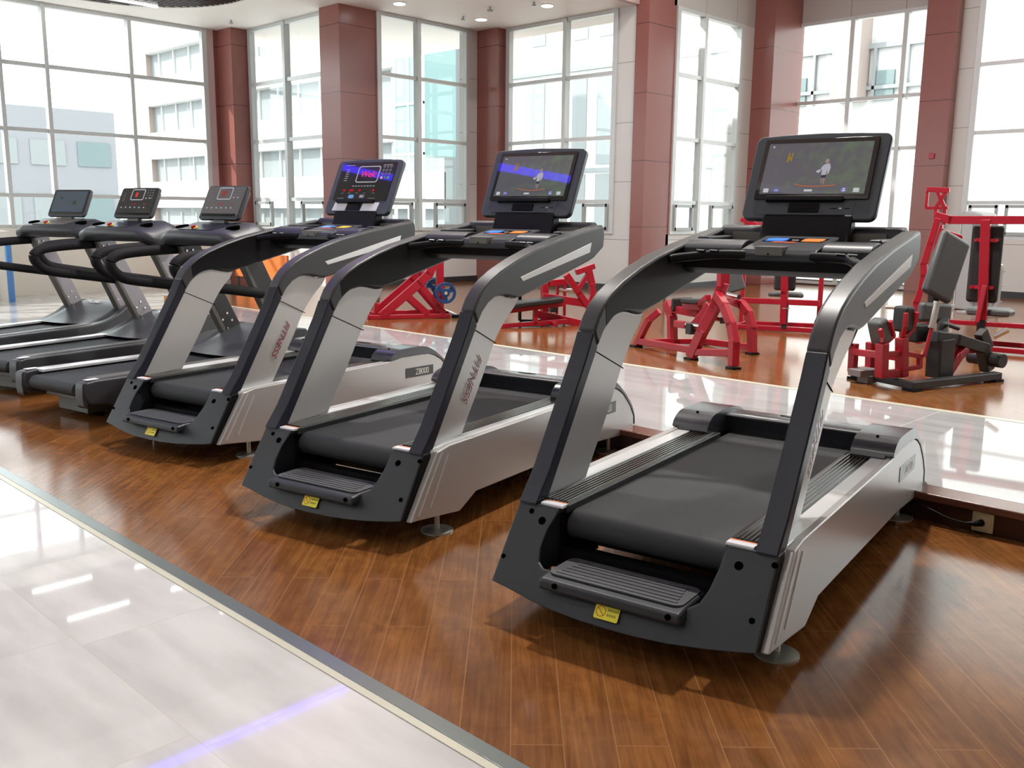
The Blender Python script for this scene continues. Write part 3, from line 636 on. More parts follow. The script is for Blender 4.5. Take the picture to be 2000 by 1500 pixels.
        bm = B(); prism(bm, rrect(.135, .146, .045, .051, .002, 2), .002, .004, fn=D); obj('port_light', bm, M['white'], ds)
        bm = B(); prism(bm, rrect(.10, .125, .046, .049, .001, 1), .002, .0032, fn=D); prism(bm, rrect(.158, .18, .046, .049, .001, 1), .002, .0032, fn=D); obj('port_slot', bm, M['hole'], ds)
    else:
        bm = B(); prism(bm, rrect(-.245, .245, .098, .392, .012), 0, .004, fn=D); gl = obj('control_panel', bm, M['gloss'], ds, bevel=.001)
        def flat(name, polys, mat, h=.0035):
            bm = B()
            for pl in polys: prism(bm, pl, h, h+.0009, fn=D)
            return obj(name, bm, mat, gl)
        bm = B(); o_ = rrect(-.085, .115, .235, .362, .02, 5); i_ = rrect(-.078, .108, .242, .355, .015, 5); n = len(o_)
        V = [[bm.verts.new(D(p[0], p[1], h)) for p in q] for q, h in ((o_, .0035), (o_, .005), (i_, .005), (i_, .0035))]
        for a, b in zip(V, V[1:]+V[:1]):
            for k in range(n): bm.faces.new((a[k], a[(k+1) % n], b[(k+1) % n], b[k]))
        obj('window_outline', bm, M['print'], gl)
        text('led_text', 'Welc', .066, M['ledred'], gl, frame_mtx(D(.018, .298, .0045), (1, 0, 0), e2), depth=.0003, shear=.2)
        flat('number_key', [rrect(.135+i*.03, .155+i*.03, .262+j*.028, .282+j*.028, .003, 2) for i in range(3) for j in range(4) if not (j == 0 and i != 1)], M['print2'])
        flat('start_key', [rrect(.195, .212, .262, .28, .003, 2)], M['greenkey']); flat('stop_key', [rrect(.137, .152, .262, .28, .003, 2)], M['yellowkey'])
        flat('programme_list', [rrect(-.195, -.165, .25+k*.017, .254+k*.017, .001, 1) for k in range(6)] + [rrect(-.21, -.13, .368, .371, .001, 1), rrect(.13, .21, .368, .371, .001, 1)], M['print'])
        flat('scale_marks', [rrect(-.10+k*.027, -.082+k*.027, .206, .211, .001, 1) for k in range(8)], M['print'])
        flat('red_digit', [rrect(a, a+.022, .168, .184, .003, 2) for a in (-.172, -.115, -.098, -.03, .095)], M['ledred2'])
        flat('panel_caption', [rrect(a, a+.026, .152, .157, .001, 1) for a in (-.18, -.12, -.05, .02, .10)] + [rrect(-.205, -.145, .112, .118, .001, 1), rrect(.08, .14, .112, .118, .001, 1), rrect(-.01, .055, .102, .107, .001, 1)], M['print2'])
        flat('blue_button', [rrect(-.105, -.055, .115, .142, .012, 4)], M['bluebtn']); flat('grey_button', [rrect(-.005, .04, .118, .142, .006, 3)], M['uprg'])
        flat('arrow_mark', [[(.012, .124), (.022, .124), (.017, .134)]], M['white'], .0045)
        for a, b in ((-.222, -.10), (.04, .185)):
            bm = B(); prism(bm, [(a, .022), (b, .022), (b+.01, .085), (a+.012, .085)], 0, .002, fn=D); obj('blank_plate', bm, M['white'], ds)
        bm = B(); prism(bm, rrect(-.09, .03, .025, .08, .004), 0, .004, fn=D); obj('centre_block', bm, M['black'], ds)
    bm = B(); prism(bm, rrect(-.19, .15, .076, .098, .006), .0, .026, fn=D); obj('book_rest', bm, M['black'], ds, bevel=.003)
    return t
Ta = build_arch(False, 'largest silver and charcoal treadmill with clear video screen, nearest on the right')
Tc = build_arch(True, 'arched silver treadmill with red lettered number panel instead of a screen')
Tb = copy_tree(Ta); Tb['label'] = 'arched silver treadmill with a blue band across its video screen'
for t, (x, y, a) in zip((Ta, Tb, Tc), ((-1.664, 2.183, 9.714), (-3.265, 2.170, 11.908), (-4.972, 2.258, 11.1))):
    t.location = (x, y, 0); t.rotation_euler = (0, 0, R(a)); t['group'] = 'arched silver treadmills'

# ------------------------------------------------------------------ treadmill, angular kind at the left
def build_angular(kind, label, up, logo=False):
    t = thing('treadmill', label, 'treadmill', group='graphite treadmills with looped rails')
    upm = M['mblack'] if up == 'black' else M['uprg']
    # deck
    bm = B(); pr = [(.0+.045*math.cos(R(90+15*k)), .225+.045*math.sin(R(90+15*k))) for k in range(13)] + [(1.5, .18), (1.5, .27)]
    prism(bm, pr, -.25, .25); obj('running_belt', bm, M['belt'], t, bevel=.002)
    side = [(-.02, .15), (-.05, .2), (-.05, .265), (-.035, .29), (.03, .297), (1.1, .292)] + smooth_line([(1.2, .295), (1.35, .315), (1.5, .36), (1.62, .42), (1.72, .47)], 3) + [(1.82, .46), (1.9, .36), (1.94, .2), (1.92, .06), (1.2, .05), (.35, .09)]
    for s in (-1, 1):
        bm = B(); prism(bm, side, s*.30, s*.405); sr = obj('side_rail', bm, M['btype'], t, bevel=.012, seg=3)
        bm = B(); a, b = sorted((s*.252, s*.345)); box(bm, a, b, .05, 1.24, .28, .301); obj('foot_rail', bm, M['silver2'] if s < 0 else M['btype2'], sr, bevel=.004)
        bm = B(); cbox(bm, (s*.35, .03, .300), (.05, .08, .003)); obj('label_plate', bm, M['white'], sr)
        bm = B(); rod(bm, (s*.352, -.047, .245), (s*.352, -.056, .245), .013, 12); obj('bolt_hole', bm, M['hole'], sr)
        bm = B(); prism(bm, [(-.056, .14), (-.062, .2), (-.056, .275), (-.045, .29), (-.03, .29), (-.03, .12)], s*.31, s*.395); obj('end_cap', bm, M['btype'], sr, bevel=.008)
    bm = B(); box(bm, -.31, .31, .1, .16, .12, .17); box(bm, -.22, .12, .13, .3, .03, .13); box(bm, -.31, .31, .3, 1.8, .1, .2); obj('chassis', bm, M['btype2'], t, bevel=.005)
    bm = B()
    for x in (-.2, .2): box(bm, x-.04, x+.04, .32, .42, 0, .1); box(bm, x-.05, x+.05, 1.6, 1.8, 0, .1)
    obj('foot', bm, M['black'], t)
    # motor hood: a low dome
    bm = B(); N = 14; rows = []
    prof = [(1.16, .298), (1.24, .305), (1.36, .325), (1.50, .37), (1.62, .42), (1.74, .455), (1.84, .455), (1.92, .41), (1.97, .32), (1.98, .2), (1.97, .05)]
    for y, z in prof:
        row = []
        for k in range(N+1):
            x = -.44+.88*k/N; w = abs(x)/.44; hz = z-(z-.12)*max(0, w-.82)/.18*.7; yy = y+(.10*w*w if y < 1.3 else -.10*w**3 if y > 1.85 else 0)
            row.append(bm.verts.new((x, yy, hz)))
        rows.append(row)
    for a, b in zip(rows, rows[1:]):
        for k in range(N): bm.faces.new((a[k], a[k+1], b[k+1], b[k]))
    bm.faces.new(rows[0]+rows[-1][::-1]) if False else None
    for side_ in (0, N):
        col = [r_[side_] for r_ in rows]; extra = [bm.verts.new((v.co.x, v.co.y, .05)) for v in col]
        for i in range(len(col)-1): bm.faces.new((col[i], col[i+1], extra[i+1], extra[i]))
    hd = obj('motor_hood', bm, M['btype'], t, ang=60)
    if logo:
        bm = B(); 
        g = text('hood_lettering', 'YCBE', .075, M['white'], hd, frame_mtx((-.10, 1.70, .452), (1, 0, 0), (0, .93, .36)), depth=.002, shear=.2)
        bm.free()
    # slanted uprights with bolts
    for s in (-1, 1):
        bm = B(); prism(bm, [(1.21, 1.09), (1.60, .37), (1.755, .45), (1.40, 1.10)], s*.295, s*.345)
        u_ = obj('upright', bm, upm, t, bevel=.006)
        bm = B(); prism(bm, [(1.205, 1.09), (1.595, .37), (1.625, .385), (1.235, 1.09)], s*.290, s*.352); obj('edge_strip', bm, M['btype2'], u_, bevel=.003)
        bm = B()
        for y, z in ((1.62, .55), (1.665, .49), (1.575, .50), (1.62, .43), (1.27, 1.055), (1.325, 1.06)):
            rod(bm, (s*.292, y, z), (s*.2865, y, z), .009, 10); rod(bm, (s*.346, y, z), (s*.351, y, z), .009, 10)
        obj('bolt', bm, M['chrome'], u_)
        bm = B(); tube(bm, [(s*.36, 1.27, 1.07), (s*.368, 1.0, 1.06), (s*.371, .80, 1.045), (s*.371, .71, 1.02), (s*.371, .675, .985), (s*.371, .69, .935), (s*.37, .76, .875), (s*.368, .87, .845), (s*.362, 1.15, .80), (s*.35, 1.43, .755)], .038, 14)
        obj('handrail', bm, M['foam'], t)
    # console body
    def cons(y0, z0): pass
    pf = smooth_line([(1.10, 1.155), (1.105, 1.19), (1.13, 1.212), (1.20, 1.228), (1.30, 1.25), (1.38, 1.272), (1.43, 1.268), (1.455, 1.24), (1.44, 1.18)], 2) + [(1.36, 1.12), (1.25, 1.10), (1.14, 1.105)]
    bm = B(); n = len(pf); secs = []
    for x, dy, sc in ((-.46, .13, .55), (-.44, .08, .8), (-.39, .02, .97), (-.30, 0, 1), (0, -.012, 1.02), (.30, 0, 1), (.39, .02, .97), (.44, .08, .8), (.46, .13, .55)):
        drop = .07*max(0, (abs(x)-.3)/.16)**1.5
        secs.append([bm.verts.new((x, 1.28+(y-1.28)*sc+dy*.4, 1.18+(z-1.18)*sc-drop)) for y, z in pf])
    for a, b in zip(secs, secs[1:]):
        for k in range(n): bm.faces.new((a[k], a[(k+1) % n], b[(k+1) % n], b[k]))
    bm.faces.new(secs[0]); bm.faces.new(secs[-1][::-1])
    cb = obj('console', bm, M['btype'], t, ang=50)
    def S(x, y, h=0): z = 1.2275+(y-1.20)*.225; return (x, y-h*.2, z+h+.0035)
    bm = B(); prism(bm, [(-.21, 1.14), (.165, 1.14), (.19, 1.39), (-.165, 1.39)], 0, .004, fn=lambda u, v, w: S(u, v, w)); kp = obj('console_insert', bm, M['navy'] if kind != 'lcd' else M['btype2'], cb, bevel=.001)
    for s in (-1, 1):
        bm = B(); prism(bm, [(s*.29+.05*math.cos(2*math.pi*k/20), 1.24+.05*math.sin(2*math.pi*k/20)) for k in range(20)], -.03, .004, fn=lambda u, v, w: S(u, v, w)); obj('cup_holder', bm, M['hole'], cb)
    bm = B(); rod(bm, S(-.08, 1.185, .002), S(-.08, 1.184, .007), .03, 16); sb = obj('stop_ring', bm, M['yellow'], cb)
    bm = B(); rod(bm, S(-.08, 1.185, .008), S(-.08, 1.182, .02), .019, 16); obj('stop_button', bm, M['red'], sb)
    bm = B(); beam(bm, (0, 1.36, 1.26), (0, 1.375, 1.31), .13, .035); obj('display_neck', bm, M['btype2'], t)
    # display
    o0 = Vector((0, 1.335, 1.295)); e2 = Vector((0, .445, .8955)); nn = Vector((0, -.8955, .445))
    def D(a, b, h=0.): v = o0+Vector((a, 0, 0))+e2*b+nn*h; return (v.x, v.y, v.z)
    bm = B(); prism(bm, rrect(-.225, .225, 0, .28, .025), -.03, 0, fn=D); ds = obj('display', bm, M['btype'], t, bevel=.006, seg=2)
    bm = B(); prism(bm, rrect(-.19, .2, .02, .26, .03), -.06, -.029, fn=D); obj('display_back', bm, M['btype2'], ds, bevel=.006)
    def flat(name, polys, mat, par, h=.0025):
        bm = B()
        for pl in polys: prism(bm, pl, h, h+.001, fn=D)
        return obj(name, bm, mat, par)
    bm = B(); prism(bm, rrect(-.212, .212, .028, .27, .012), 0, .003, fn=D); gl = obj('control_panel', bm, M['gloss'] if kind != 'matte' else M['btype2'], ds)
    if kind == 'lcd':
        flat('screen', [rrect(-.195, .195, .045, .258, .003, 2)], pbr('dim_screen', (.02, .03, .04), .08, emis=(.05, .07, .10), estr=.35), gl)
        flat('screen_glow', [rrect(-.12, -.09, .18, .20, .004, 2), rrect(.05, .09, .12, .16, .01, 3)], emit('dim_olive', (.10, .11, .06), .5), gl, .0035)
        flat('screen_icon', [rrect(-.185, -.17, .052, .062, .001, 1)] + [rrect(-.12+k*.05, -.105+k*.05, .052, .06, .001, 1) for k in range(5)], emit('dim_blue', (.08, .16, .35), .6), gl, .0035)
    else:
        bm = B(); o_ = rrect(-.085, .075, .16, .262, .018, 5); i_ = rrect(-.077, .067, .168, .254, .012, 5); n = len(o_)
        V = [[bm.verts.new(D(p[0], p[1], h)) for p in q] for q, h in ((o_, .0028), (o_, .0042), (i_, .0042), (i_, .0028))]
        for a, b in zip(V, V[1:]+V[:1]):
            for k in range(n): bm.faces.new((a[k], a[(k+1) % n], b[(k+1) % n], b[k]))
        obj('window_outline', bm, M['print'], gl)
        text('led_text', '8' if kind == 'gloss' else '00', .06, M['ledred2'] if kind == 'matte' else M['ledred'], gl, frame_mtx(D(-.02, .21, .0035), (1, 0, 0), e2), depth=.0003)
        flat('number_key', [rrect(.10+i*.03, .115+i*.03, .175+j*.024, .187+j*.024, .002, 2) for i in range(3) for j in range(4)], M['print2'], gl)
        flat('white_key', [rrect(.10, .112, .172, .184, .003, 2), rrect(.145, .157, .172, .184, .003, 2)], M['print'], gl, .0032)
        flat('programme_list', [rrect(-.18, -.15, .15+k*.018, .154+k*.018, .001, 1) for k in range(5)], M['print2'], gl)
        flat('red_digit', [rrect(a, a+.016, .118, .128, .002, 2) for a in (-.04, -.01, .1)], M['ledred2'], gl)
        flat('panel_caption', [rrect(-.17+k*.055, -.155+k*.055, .088, .098, .003, 2) for k in range(6)], M['print'], gl)
        bm = B(); prism(bm, rrect(-.19, .19, .03, .042, .004, 2), .002, .012, fn=D); obj('book_rest', bm, M['black'], ds)
    return t
specs = [('matte', 'graphite treadmill with matte grey number panel and black uprights', 'black', False, (-6.271, 2.2, 10.03)),
         ('gloss', 'graphite treadmill with glossy number panel and grey uprights', 'grey', True, (-7.483, 2.172, 15.91)),
         ('lcd', 'graphite treadmill with dark wide screen, farthest left of the row', 'grey', True, (-8.754, 2.22, 22.94))]
for kd, lab, up, lg, (x, y, a) in specs:
    t = build_angular(kd, lab, up, lg); t.location = (x, y, 0); t.rotation_euler = (0, 0, R(a))

# ------------------------------------------------------------------ red strength machines; local axes: s along, d away to the left, z from the platform
def machine(name, label, ax, ay, ang): return thing(name, label, 'exercise machine', (ax, ay, H), R(ang), 'red strength machines')
def Z(p): return (p[0], p[1], p[2]-H)
def poly(bm, pts, w, h=None): path(bm, [Z(p) for p in pts], w, h)
def padm(name, bm, mat, t, bevel=.03): return obj(name, bm, mat, t, bevel=bevel, seg=3)
# M1 seated row frame with blue plates
t = machine('leg_press', 'red plate loaded machine with blue weight plates and sloping rails', -8.69, 6.57, 59.6)
bm = B()
poly(bm, [(.0, 0, .16), (.95, 0, .165)], .05, .05); poly(bm, [(.0, .5, .16), (.95, .5, .165)], .05, .05); poly(bm, [(.0, -.0, .16), (0, .5, .16)], .05); poly(bm, [(.93, 0, .165), (.93, .5, .165)], .05)
obj('base_frame', bm, M['red'], t, bevel=.006)
bm = B()
for d in (0, .5):
    poly(bm, [(.13, d, .17), (.581, d, .55), (.70, d, .66), (.78, d, .85)], .06, .10); poly(bm, [(.44, d, .41), (.69, d, .18)], .05, .075); poly(bm, [(.585, d, .54), (.80, d, .28), (.88, d, .19)], .05, .07)
poly(bm, [(.70, 0, .66), (.70, .5, .66)], .06)
obj('rail_frame', bm, M['red'], t, bevel=.006)
bm = B(); poly(bm, [(.875, .25, .17), (.875, .25, 1.05)], .085, .085); poly(bm, [(.875, .1, .40), (.875, .4, .40)], .05); obj('post', bm, M['red'], t, bevel=.006)
bm = B(); rod(bm, Z((.875, -.12, .44)), Z((.875, .62, .44)), .02, 16); obj('axle', bm, M['chrome'], t)
for y_ in (-.09, .56):
    p_ = thing('weight_plate', 'blue weight plate with hand holes, nearer side of the sloping red machine' if y_ < 0 else 'blue weight plate half hidden behind the nearer blue one', 'weight plate', (0, 0, 0), 0, 'blue weight plates')
    bm = B(); N = 36; ro, ri = .125, .022
    out_ = [(ro*math.cos(2*math.pi*k/N), ro*math.sin(2*math.pi*k/N)) for k in range(N)]
    def ringm(r0_, r1_, w_):
        V = [[bm.verts.new((r_*math.cos(2*math.pi*k/N), y, r_*math.sin(2*math.pi*k/N))) for k in range(N)] for r_, y in ((r0_, -w_), (r1_, -w_), (r1_, w_), (r0_, w_))]
        for a, b in zip(V, V[1:]+V[:1]):
            for k in range(N): bm.faces.new((a[k], a[(k+1) % N], b[(k+1) % N], b[k]))
    ringm(.095, .125, .022); ringm(.022, .05, .02)
    for k in range(3):
        a0 = 2*math.pi*k/3+.5
        pts = [(.045*math.cos(a0-.5), .045*math.sin(a0-.5)), (.1*math.cos(a0-.32), .1*math.sin(a0-.32)), (.1*math.cos(a0+.32), .1*math.sin(a0+.32)), (.045*math.cos(a0+.5), .045*math.sin(a0+.5))]
        prism(bm, pts, -.013, .013, 'y')
    obj('disc', bm, M['blueplate'], p_, bevel=.003)
    a_ = R(59.6); q = Vector((.875, y_)); p_.location = (-8.69+q.x*math.cos(a_)-q.y*math.sin(a_), 6.57+q.x*math.sin(a_)+q.y*math.cos(a_), .44); p_.rotation_euler = (0, 0, a_)
bm = B(); poly(bm, [(.95, .1, .19), (1.06, .1, .15)], .03, .03)
for k in range(4): poly(bm, [(.955+k*.03, .0, .20-k*.012), (.955+k*.03, .42, .20-k*.012)], .022, .012)
obj('foot_rest', bm, M['white'], t, bevel=.003)
bm = B(); poly(bm, [(.97, -.02, .155), (1.06, -.02, .155)], .06, .04); poly(bm, [(.90, -.01, .2), (.90, .02, .2)], .06, .03); obj('rubber_foot', bm, M['black'], t)
bm = B(); poly(bm, [(.09, .2, .165), (.10, .2, .31)], .05); poly(bm, [(.06, .1, .19), (.06, .4, .19)], .03); obj('hinge_bracket', bm, M['red'], t, bevel=.004)
# M2 bench press machine
t = machine('bench_press', 'red bench machine with long black pad and forked press arms', -7.085, 7.138, 63.9)
bm = B(); poly(bm, [(-.05, 0, .158), (.76, 0, .19)], .05, .05); poly(bm, [(.58, .3, .17), (.58, -.1, .17)], .05); poly(bm, [(.47, .25, .26), (.95, -.02, .155), (1.35, -.25, .16)], .05, .085); poly(bm, [(.38, 0, .16), (.384, 0, .36)], .05); obj('base_frame', bm, M['red'], t, bevel=.006)
bm = B(); poly(bm, [(.58, .22, .16), (.575, .22, .62), (.57, .22, 1.0)], .075); poly(bm, [(.50, .1, .46), (1.01, 0, .38), (1.35, -.1, .33)], .05, .085); poly(bm, [(.05, 0, .32), (.71, 0, .385)], .06, .05); obj('seat_frame', bm, M['red'], t, bevel=.006)
bm = B(); poly(bm, [(1.023, 0, .33), (1.062, 0, .46), (1.055, 0, .59), (1.011, 0, .75)], .06, .075); poly(bm, [(1.031, 0, .33), (.90, 0, .50), (.74, 0, .71)], .05, .07); poly(bm, [(.90, 0, .56), (1.0, 0, .70)], .05, .05); poly(bm, [(.86, 0, .73), (1.08, 0, .80)], .06, .06); poly(bm, [(.62, .2, .60), (.9, .2, .62)], .05, .07); obj('press_arm', bm, M['red'], t, bevel=.006)
bm = B(); poly(bm, [(.0, 0, .375), (.68, 0, .44)], .24, .06); padm('bench_pad', bm, M['padk'], t, .02)
bm = B(); rod(bm, Z((.86, .5, .49)), Z((1.1, .5, .49)), .022, 14); obj('weight_peg', bm, M['chrome'], t)
bm = B(); poly(bm, [(.852, .5, .60), (.842, .5, .16)], .03); poly(bm, [(.938, .5, .58), (.94, .5, .16)], .03); poly(bm, [(.84, .5, .17), (.94, .5, .17)], .04); poly(bm, [(.58, .25, .17), (.84, .5, .17)], .04); poly(bm, [(.575, .22, .585), (.76, .4, .6), (.94, .5, .58)], .04); obj('rear_frame', bm, M['red'], t, bevel=.004)
bm = B(); poly(bm, [(.68, .3, .29), (.76, .3, .29)], .06, .06); poly(bm, [(.58, .24, .29), (.72, .3, .29)], .02); obj('knob', bm, M['padk'], t)
bm = B(); poly(bm, [(.30, .35, .42), (.36, .35, .50)], .06, .03); poly(bm, [(.33, .35, .17), (.33, .35, .46)], .03); poly(bm, [(.33, .35, .165), (.58, .25, .165)], .04); obj('foot_pedal', bm, M['black'], t)
# M3 low row machine
t = machine('lever_row_machine', 'red lever machine with splayed arched legs and chrome pegs', -5.237, 7.06, -19.1)
bm = B()
poly(bm, [(.02, 0, .15), (.213, 0, .41), (.30, .05, .50)], .05, .06); poly(bm, [(.06, 0, .195), (.90, 0, .22)], .05, .06); poly(bm, [(.046, .4, .16), (.023, .4, .40), (-.07, .4, .54)], .06, .09); poly(bm, [(.06, .03, .18), (.05, .4, .18)], .05, .05)
poly(bm, [(.90, 0, .205), (1.42, 0, .27)], .05, .06); poly(bm, [(.10, .7, .165), (.85, .7, .20)], .05, .06); poly(bm, [(.05, .4, .17), (.1, .7, .165)], .05)
obj('base_frame', bm, M['red'], t, bevel=.006)
bm = B()
poly(bm, [(.855, 0, .15), (1.0, 0, .40), (1.12, .03, .62), (1.16, .06, .80), (1.16, .06, 1.0)], .06, .095)
poly(bm, [(1.14, .02, .72), (1.26, 0, .64), (1.36, 0, .50), (1.41, 0, .36), (1.415, 0, .16)], .06, .075)
poly(bm, [(.50, .7, .60), (.66, .7, .57), (.76, .7, .50), (.81, .7, .38), (.835, .7, .15)], .06, .075)
poly(bm, [(1.12, .05, .66), (.60, .65, .60)], .06, .06); poly(bm, [(.99, .05, .68), (.62, .25, .58)], .05, .05)
obj('arched_leg', bm, M['red'], t, bevel=.006)
bm = B(); poly(bm, [(.02, .4, .48), (.56, .3, .49)], .05, .07); poly(bm, [(.38, .3, .54), (.64, .3, .56)], .12, .06); obj('seat_beam', bm, M['red'], t, bevel=.006)
bm = B(); poly(bm, [(.40, .3, .595), (.66, .3, .61)], .2, .045); padm('seat_pad', bm, M['padk'], t, .015)
bm = B(); cbox(bm, (.108, .45, .53-H), (.05, .24, .13)); padm('chest_pad', bm, M['padk'], t, .02)
bm = B(); beam(bm, Z((.80, .5, .70)), Z((.74, .45, .95)), .22, .05, up=(1, 0, 0)); padm('back_pad', bm, M['pad'], t, .02)
bm = B(); poly(bm, [(1.02, .06, .62), (.93, .04, .50), (.86, .02, .42)], .06, .08); poly(bm, [(.62, 0, .42), (.78, 0, .425)], .05, .06); obj('lever', bm, M['red'], t, bevel=.006)
for a, b in (((.89, .1, .513), (1.14, .1, .503)), ((.77, 0, .432), (1.03, 0, .438)), ((.93, .3, .70), (1.11, .28, .686))):
    bm = B(); rod(bm, Z(a), Z(b), .022, 14); obj('weight_peg', bm, M['chrome'], t)
for p in ((.86, 0), (1.415, 0), (.835, .7), (.02, 0), (.05, .4)): bm = B(); box(bm, p[0]-.045, p[0]+.045, p[1]-.045, p[1]+.045, 0, .018); obj('rubber_foot', bm, M['black'], t)
bm = B(); cbox(bm, (.845, 0, .40-H), (.07, .07, .09)); cbox(bm, (1.15, .09, .50-H), (.02, .05, .05)); obj('bumper', bm, M['padk'], t)
# M4 behind it, seen from its back
t = machine('shoulder_press', 'red upright press machine seen from its back, black back pad', -5.136, 9.103, 15.9)
bm = B(); poly(bm, [(-.22, 0, .165), (.66, 0, .175)], .05, .05); poly(bm, [(-.22, .4, .165), (.66, .4, .185)], .05, .05); poly(bm, [(-.22, 0, .165), (-.22, .4, .165)], .05); poly(bm, [(.65, 0, .17), (.65, .5, .17)], .05)
poly(bm, [(-.22, 0, .455), (.66, 0, .465)], .05, .06); obj('base_frame', bm, M['red'], t, bevel=.006)
bm = B(); poly(bm, [(.30, 0, .22), (.29, 0, .56), (.27, 0, 1.3)], .07, .075); poly(bm, [(.645, .1, .16), (.645, .1, 1.30)], .045, .05); poly(bm, [(-.235, .3, .16), (-.235, .3, 1.30)], .045, .05)
poly(bm, [(-.30, .3, 1.33), (-.12, .3, 1.27), (.27, .1, 1.28), (.645, .1, 1.32)], .05, .05); obj('upright_frame', bm, M['red'], t, bevel=.006)
bm = B(); poly(bm, [(.31, 0, .17), (.31, 0, .46)], .055, .055); obj('seat_post', bm, M['padk'], t)
bm = B(); rod(bm, Z((.31, 0, .39)), Z((.31, 0, .40)), .045, 16); obj('collar', bm, M['steel'], t)
bm = B(); prism(bm, [(.0, .48), (.40, .48), (.34, .72), (.06, .72)], .47-H, .52-H, 'z'); padm('seat_pad', bm, M['pad'], t, .02)
bm = B(); box(bm, .155, .385, .05, .11, .575-H, 1.22-H); padm('back_pad', bm, M['padk'], t, .03)
# M5 hip machine with black base
t = machine('hip_machine', 'black based hip machine with grey back pad and red knee forks', -2.501, 6.73, 72.6)
bm = B(); poly(bm, [(-.06, 0, .178), (.945, 0, .178)], .075, .055); poly(bm, [(-.02, .0, .178), (.0, .55, .178)], .07, .05)
obj('base_frame', bm, M['mblack'], t, bevel=.008)
bm = B(); poly(bm, [(.46, .15, .18), (.45, .15, .47)], .16, .13); poly(bm, [(.36, .15, .49), (.60, .15, .46), (.95, .15, .37), (1.03, .15, .19)], .08, .085); poly(bm, [(.90, .15, .50), (1.0, .15, .36)], .07, .09); poly(bm, [(.46, .15, .45), (.62, .28, .58)], .08, .08)
obj('column', bm, M['mblack'], t, bevel=.008)
bm = B(); poly(bm, [(.50, .12, .19), (.62, .12, .33), (.75, .15, .38)], .05, .07); poly(bm, [(.66, .2, .39), (.93, .2, .38)], .08, .10); obj('lower_link', bm, M['red'], t, bevel=.006)
bm = B(); rod(bm, Z((1.02, .02, .28)), Z((1.02, .30, .28)), .055, 20); obj('wheel', bm, M['padk'], t)
bm = B(); rod(bm, Z((.92, .05, .47)), Z((.98, -.02, .53)), .022, 14); obj('chrome_pin', bm, M['chrome'], t)
bm = B()
poly(bm, [(.046, .15, .21), (.011, .15, .50)], .065, .075); poly(bm, [(-.172, .15, .22), (-.191, .15, .47)], .065, .075); poly(bm, [(-.19, .15, .25), (.06, .15, .235)], .05, .06)
poly(bm, [(.115, .5, .19), (.10, .5, .42)], .05, .06); poly(bm, [(-.075, .5, .20), (-.08, .5, .42)], .05, .06); poly(bm, [(-.08, .5, .215), (.2, .5, .205)], .045, .05)
poly(bm, [(-.10, .5, .36), (-.17, .15, .38)], .04, .05); poly(bm, [(.115, .5, .33), (.03, .15, .35)], .04, .05); poly(bm, [(-.19, .15, .39), (.03, .15, .385)], .035, .04)
poly(bm, [(.02, .13, .268), (.19, .12, .28), (.185, .12, .35)], .035, .035); poly(bm, [(.02, .13, .39), (.207, .12, .352)], .03, .035)
obj('leg_lever', bm, M['red'], t, bevel=.006)
bm = B()
for a, b, c_, d_ in (((.011, .15, .49), (-.003, .12, .59), (-.003, .12, .685), (.115, .12, .685)), ((-.191, .15, .46), (-.235, .12, .53), (-.262, .12, .58), (-.165, .12, .635))):
    poly(bm, [a, b, c_], .03, .03); poly(bm, [(a[0]+.03, a[1], a[2]+.01), (a[0]+.11, a[1], (a[2]+d_[2])/2-.03), d_], .03, .03)
obj('knee_fork', bm, M['red'], t, bevel=.006)
for c_, r_ in (((.075, .2, .63), 0), ((-.17, .2, .55), -22), ((.10, .62, .66), 0), ((-.12, .55, .49), 28)):
    bm = B(); cbox(bm, (0, 0, 0), (.10, .13, .19)); o = padm('knee_pad', bm, M['padk'] if r_ == 0 else M['pad'], t, .025); o.location = Z(c_); o.rotation_euler = (0, R(r_), 0)
bm = B(); rod(bm, Z((.207, .1, .352)), Z((.262, .1, .57)), .014, 12); obj('handle_stem', bm, M['red'], t)
bm = B(); rod(bm, Z((.262, .1, .57)), Z((.296, .1, .75)), .022, 16); rod(bm, Z((.293, .1, .74)), Z((.297, .1, .757)), .026, 16); rod(bm, Z((.261, .1, .565)), Z((.264, .1, .58)), .026, 16); obj('grip', bm, M['steel'], t)
bm = B(); beam(bm, (.535, .3, .575-H), (.545, .3, .722-H), .34, .07, up=(0, -1, 0)); padm('seat_pad', bm, M['pad'], t, .03)
bm = B(); beam(bm, (.575, .33, .755-H), (.75, .33, 1.225-H), .33, .07, up=(0, -1, 0)); padm('back_pad', bm, M['pad'], t, .035)
bm = B(); poly(bm, [(.62, .37, .56), (.60, .37, .80)], .06, .05); obj('pad_bracket', bm, M['mblack'], t)
bm = B(); tube(bm, [Z(p) for p in ((.50, .2, .50), (.505, .2, .555), (.54, .2, .57), (.70, .2, .53))], .018, 10); obj('side_handle', bm, M['padk'], t)
bm = B(); box(bm, .30, .46, .25, .42, .43-H, .57-H); padm('hip_block', bm, M['padk'], t, .02)
bm = B(); cbox(bm, (-.07, .4, .215-H), (.20, .12, .05)); cbox(bm, (-.05, .38, .165-H), (.10, .10, .055)); obj('counterweight', bm, M['greyplate'], t, bevel=.004)
for p in ((-.02, 0), (.90, 0), (.0, .52)): bm = B(); box(bm, p[0]-.05, p[0]+.05, p[1]-.05, p[1]+.05, 0, .02); obj('rubber_foot', bm, M['black'], t)
